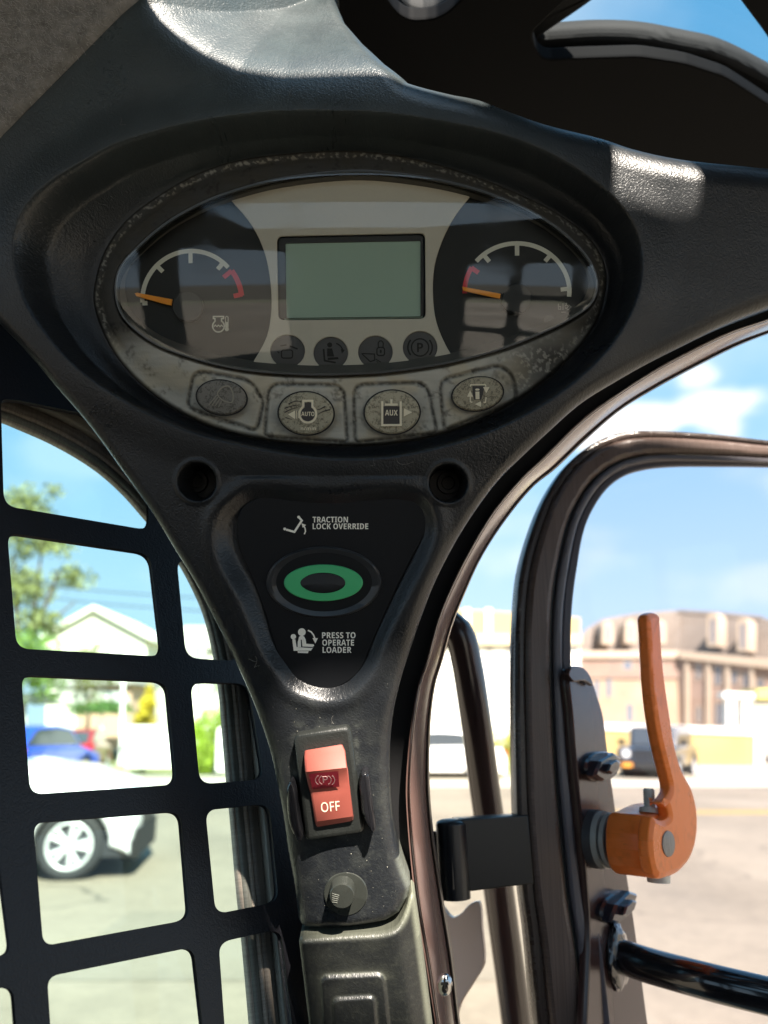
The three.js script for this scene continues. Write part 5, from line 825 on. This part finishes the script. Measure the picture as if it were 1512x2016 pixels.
// ---------- parked vehicles ----------
// local axes: x forward, y up, z to the car's right; built once and turned into place
function car(name, label, category, foot, heading, o) {
  const T = thing(name, label, category, foot), c = Math.cos(heading), s = Math.sin(heading);
  const Mx = new THREE.Matrix4().makeBasis(V3(c, 0, -s), V3(0, 1, 0), V3(s, 0, c)).setPosition(foot), P = (parent, nm, g, m, lb) => part(parent, nm, (Array.isArray(g) ? mergeGeometries(g.map((q) => { const e = q.index ? q.toNonIndexed() : q; return e; })) : g).applyMatrix4(Mx), m, lb);
  const { L, W, body, glass, wheels, R, paint } = o;
  const sh = shapeOf(body); const arch = (x) => new THREE.Path().absarc(x, R * 0.98, R * 1.16, 0, Math.PI * 2, true);
  const ex = (shape, w, bv, seg = 3) => toCreasedNormals(new THREE.ExtrudeGeometry(shape, { depth: w - 2 * bv, bevelEnabled: true, bevelThickness: bv, bevelSize: bv, bevelOffset: -bv, bevelSegments: seg, curveSegments: 14 }).translate(0, 0, -w / 2 + bv), 0.7);
  // outline with wheel arches cut into the sill
  const pts = []; const sill = o.sill ?? 0.24;
  const low = [...wheels].sort((a, b) => a - b);
  pts.push([body[0][0], sill]);
  for (const x of low) for (let k = 0; k <= 12; k++) { const t = Math.PI - Math.PI * k / 12; pts.push([x + R * 1.17 * Math.cos(t), Math.max(sill, R + R * 1.17 * Math.sin(t) - 0.02)]); }
  pts.push([body[body.length - 1][0], sill]);
  const outline = pts.concat(body.slice().reverse());
  P(T, 'body', ex(shapeOf(outline), W, 0.09, 4), paint);
  P(T, 'underbody', box(L * 0.9, 0.3, W * 0.8, 0, 0.33, 0), std([0.01, 0.01, 0.01], 0.9));
  const gh = P(T, 'cabin', ex(shapeOf(glass), W * 0.86, 0.08, 3), o.roofPaint ?? paint);
  const cx = glass.reduce((q, p) => q + p[0], 0) / glass.length, cy = glass.reduce((q, p) => q + p[1], 0) / glass.length, sg = glass.map(([x, y]) => [cx + (x - cx) * 0.86, cy + (y - cy) * 0.72]);
  P(gh, 'side_windows', ex(shapeOf(sg), W * 0.86 + 0.02, 0.004, 1), glassD);
  if (o.endGlass) o.endGlass.forEach(([x0, y0, x1, y1], k) => { const g = new THREE.BoxGeometry(0.02, Math.hypot(x1 - x0, y1 - y0), W * 0.7).rotateZ(Math.atan2(y1 - y0, x1 - x0) - Math.PI / 2).translate((x0 + x1) / 2, (y0 + y1) / 2, 0); P(gh, k ? 'rear_window' : 'windscreen', g, glassD); });
  for (const x of wheels) for (const sd of [-1, 1]) {
    const z = sd * (W / 2 - 0.12);
    const ty = P(T, 'wheel', new THREE.TorusGeometry(R * 0.83, R * 0.2, 14, 40).scale(1, 1, 1.5).translate(x, R, z), std([0.02, 0.02, 0.02], 0.85));
    const spokes = [];
    for (let k = 0; k < (o.spokes ?? 10); k++) { const a = k / (o.spokes ?? 10) * Math.PI * 2 + (k % 2 ? 0.1 : -0.1); spokes.push(new THREE.CylinderGeometry(R * 0.055, R * 0.05, R * 0.6, 8).scale(1.3, 1, 0.7).translate(0, R * 0.36, 0).rotateZ(a).translate(x, R, z + sd * 0.075)); }
    spokes.push(new THREE.TorusGeometry(R * 0.67, R * 0.05, 10, 40).translate(x, R, z + sd * 0.08), new THREE.CylinderGeometry(R * 0.17, R * 0.17, 0.05, 20).rotateX(Math.PI / 2).translate(x, R, z + sd * 0.075));
    P(ty, 'rim', spokes, o.rim ?? std([0.55, 0.56, 0.56], 0.35, { metalness: 0.5 }));
    P(ty, 'hub_back', new THREE.CylinderGeometry(R * 0.7, R * 0.7, 0.03, 28).rotateX(Math.PI / 2).translate(x, R, z + sd * 0.02), std([0.06, 0.06, 0.065], 0.6));
  }
  for (const [nm, w, h, d, x, y, z, m, lb] of o.bits ?? []) P(T, nm, Math.abs(w) < 0 ? null : new THREE.BoxGeometry(w, h, d, 1, 1, 1).translate(x, y, z), m, lb);
  for (const [nm, r, d, x, y, z, m] of o.discs ?? []) P(T, nm, new THREE.CylinderGeometry(r, r, d, 28).rotateZ(Math.PI / 2).translate(x, y, z), m);
  return T;
}
const paint = (r, g, b) => std([r, g, b], 0.3, { clearcoat: 0.8, clearcoatRoughness: 0.05 });
const redL = std([0.5, 0.015, 0.02], 0.25, { clearcoat: 0.5 }), plateY = std([0.85, 0.36, 0.05], 0.5), blackT = std([0.015, 0.015, 0.016], 0.6), lampW = std([0.75, 0.75, 0.72], 0.1), chrome = std([0.6, 0.6, 0.62], 0.18, { metalness: 1 });
{ // white saloon close by: its nose points to the right and a little towards the window
  const g = ground(128, 1736), th = rad(-8), nose = V3(Math.cos(th), 0, Math.sin(th)), W = 1.8, sideN = V3(-Math.sin(th), 0, Math.cos(th));
  const foot = g.clone().addScaledVector(nose, -1.4).addScaledVector(sideN, -(W / 2 - 0.02));
  car('white_car', 'white saloon car close by, its bonnet and many-spoked front wheel seen through the grille', 'car', foot, -th, {
    L: 4.6, W, R: 0.34, wheels: [1.4, -1.35], paint: paint(0.8, 0.8, 0.78), spokes: 10, rim: std([0.62, 0.63, 0.62], 0.3, { metalness: 0.25 }),
    body: [[2.02, 0.36], [2.06, 0.56], [2.0, 0.78], [1.8, 0.93], [1.4, 1.08], [0.6, 1.18], [0, 1.1], [-1.0, 1.06], [-2.0, 1.0], [-2.26, 0.9], [-2.28, 0.42]].reverse(),
    glass: [[0.5, 1.05], [-0.1, 1.42], [-0.5, 1.5], [-1.0, 1.46], [-1.8, 1.0]], endGlass: [[0.48, 1.1, -0.06, 1.42], [-1.62, 1.04, -0.96, 1.4]],
    bits: [['headlight', 0.2, 0.1, 0.3, 1.92, 0.77, 0.72, lampW], ['headlight', 0.2, 0.1, 0.3, 1.92, 0.77, -0.72, lampW], ['marker_light', 0.14, 0.06, 0.05, 1.8, 0.84, 0.885, redL], ['bumper_skirt', 0.4, 0.16, 1.66, 1.84, 0.3, 0, blackT], ['grille', 0.04, 0.2, 0.8, 2.05, 0.6, 0, blackT], ['tail_light', 0.1, 0.14, 0.3, -2.24, 0.86, 0.7, redL], ['tail_light', 0.1, 0.14, 0.3, -2.24, 0.86, -0.7, redL]],
  });
}
{ // blue hatchback, its back towards us
  const F = WF(18.2), f = onGround(98, 20.4); f.z = -20.4;
  car('blue_car', 'bright blue parked car seen from behind with an orange number plate', 'car', onGround(78, 19.6), rad(82), {
    L: 4.2, W: 1.8, R: 0.33, wheels: [1.3, -1.3], paint: paint(0.015, 0.06, 0.42),
    body: [[2.1, 0.5], [2.05, 0.75], [1.2, 0.95], [0, 1.0], [-1.6, 1.02], [-1.98, 0.98], [-2.06, 0.7], [-2.04, 0.42]].reverse(),
    glass: [[1.2, 0.92], [0.5, 1.5], [-0.2, 1.58], [-1.3, 1.55], [-1.55, 1.48], [-1.98, 0.95]], endGlass: [[1.15, 0.98, 0.55, 1.46], [-1.98, 1.0, -1.64, 1.46]],
    bits: [['tail_light', 0.12, 0.16, 0.3, -2.02, 0.92, 0.72, redL], ['tail_light', 0.12, 0.16, 0.3, -2.02, 0.92, -0.72, redL], ['number_plate', 0.03, 0.17, 0.36, -2.075, 0.72, 0, plateY], ['rear_bumper', 0.1, 0.18, 1.66, -2.06, 0.42, 0, blackT]],
    discs: [['badge', 0.05, 0.02, -2.06, 0.95, 0, chrome]],
  });
  car('red_car', 'small dark red car parked further back beside the blue car', 'car', onGround(160, 25), rad(100), {
    L: 4.1, W: 1.75, R: 0.32, wheels: [1.25, -1.25], paint: paint(0.28, 0.02, 0.02),
    body: [[2.05, 0.5], [2.0, 0.75], [1.2, 0.95], [0, 1.0], [-1.6, 1.0], [-1.98, 0.95], [-2.04, 0.7], [-2.0, 0.42]].reverse(),
    glass: [[1.2, 0.92], [0.5, 1.42], [-0.2, 1.48], [-1.2, 1.45], [-1.5, 1.38], [-1.9, 0.95]], endGlass: [[1.15, 0.98, 0.55, 1.38], [-1.88, 1.0, -1.56, 1.36]],
    bits: [['tail_light', 0.1, 0.14, 0.26, -2.0, 0.88, 0.7, redL], ['tail_light', 0.1, 0.14, 0.26, -2.0, 0.88, -0.7, redL], ['number_plate', 0.03, 0.14, 0.34, -2.04, 0.68, 0, plateY]],
  });
}
car('white_car', 'white car far down the street, glimpsed between the pillar and the grab rail', 'car', onGround(846, 20.0), rad(180), {
  L: 4.3, W: 1.78, R: 0.32, wheels: [1.3, -1.3], paint: paint(0.8, 0.8, 0.78),
  body: [[2.15, 0.5], [2.1, 0.72], [1.2, 0.92], [0, 0.98], [-1.5, 1.0], [-2.0, 0.95], [-2.12, 0.7], [-2.1, 0.42]].reverse(),
  glass: [[1.15, 0.9], [0.4, 1.4], [-0.2, 1.46], [-1.0, 1.42], [-1.8, 0.95]], endGlass: [[1.1, 0.95, 0.45, 1.37], [-1.72, 1.0, -1.08, 1.36]],
  bits: [['tail_light', 0.12, 0.14, 0.3, -2.06, 0.82, 0.7, redL], ['tail_light', 0.12, 0.14, 0.3, -2.06, 0.82, -0.7, redL]],
});
car('dark_jeep', 'dark grey boxy off-road vehicle with round headlights in front of the yellow wall', 'off-road car', onGround(1292, 20.6), rad(238), {
  L: 3.6, W: 1.6, R: 0.35, wheels: [1.1, -1.1], paint: paint(0.03, 0.033, 0.04), sill: 0.42,
  body: [[1.75, 0.5], [1.72, 0.92], [1.55, 0.98], [0.75, 1.0], [-1.65, 1.0], [-1.75, 0.95], [-1.75, 0.5]].reverse(),
  glass: [[0.75, 0.95], [0.5, 1.52], [0.2, 1.56], [-1.6, 1.54], [-1.7, 0.95]], endGlass: [[0.75, 1.02, 0.54, 1.5], [-1.7, 1.02, -1.64, 1.5]],
  bits: [['front_bumper', 0.2, 0.18, 1.5, 1.8, 0.48, 0, blackT], ['number_plate', 0.03, 0.11, 0.28, 1.91, 0.5, 0.45, plateY], ['grille_slot', 0.03, 0.34, 0.05, 1.75, 0.78, -0.24, blackT], ['grille_slot', 0.03, 0.34, 0.05, 1.75, 0.78, -0.12, blackT], ['grille_slot', 0.03, 0.34, 0.05, 1.75, 0.78, 0, blackT], ['grille_slot', 0.03, 0.34, 0.05, 1.75, 0.78, 0.12, blackT], ['grille_slot', 0.03, 0.34, 0.05, 1.75, 0.78, 0.24, blackT], ['mirror', 0.08, 0.16, 0.2, 0.7, 1.1, 0.9, blackT], ['mirror', 0.08, 0.16, 0.2, 0.7, 1.1, -0.9, blackT]],
  discs: [['headlight', 0.11, 0.05, 1.75, 0.8, 0.5, lampW], ['headlight', 0.11, 0.05, 1.75, 0.8, -0.5, lampW]],
});

renderer.render(scene, camera);
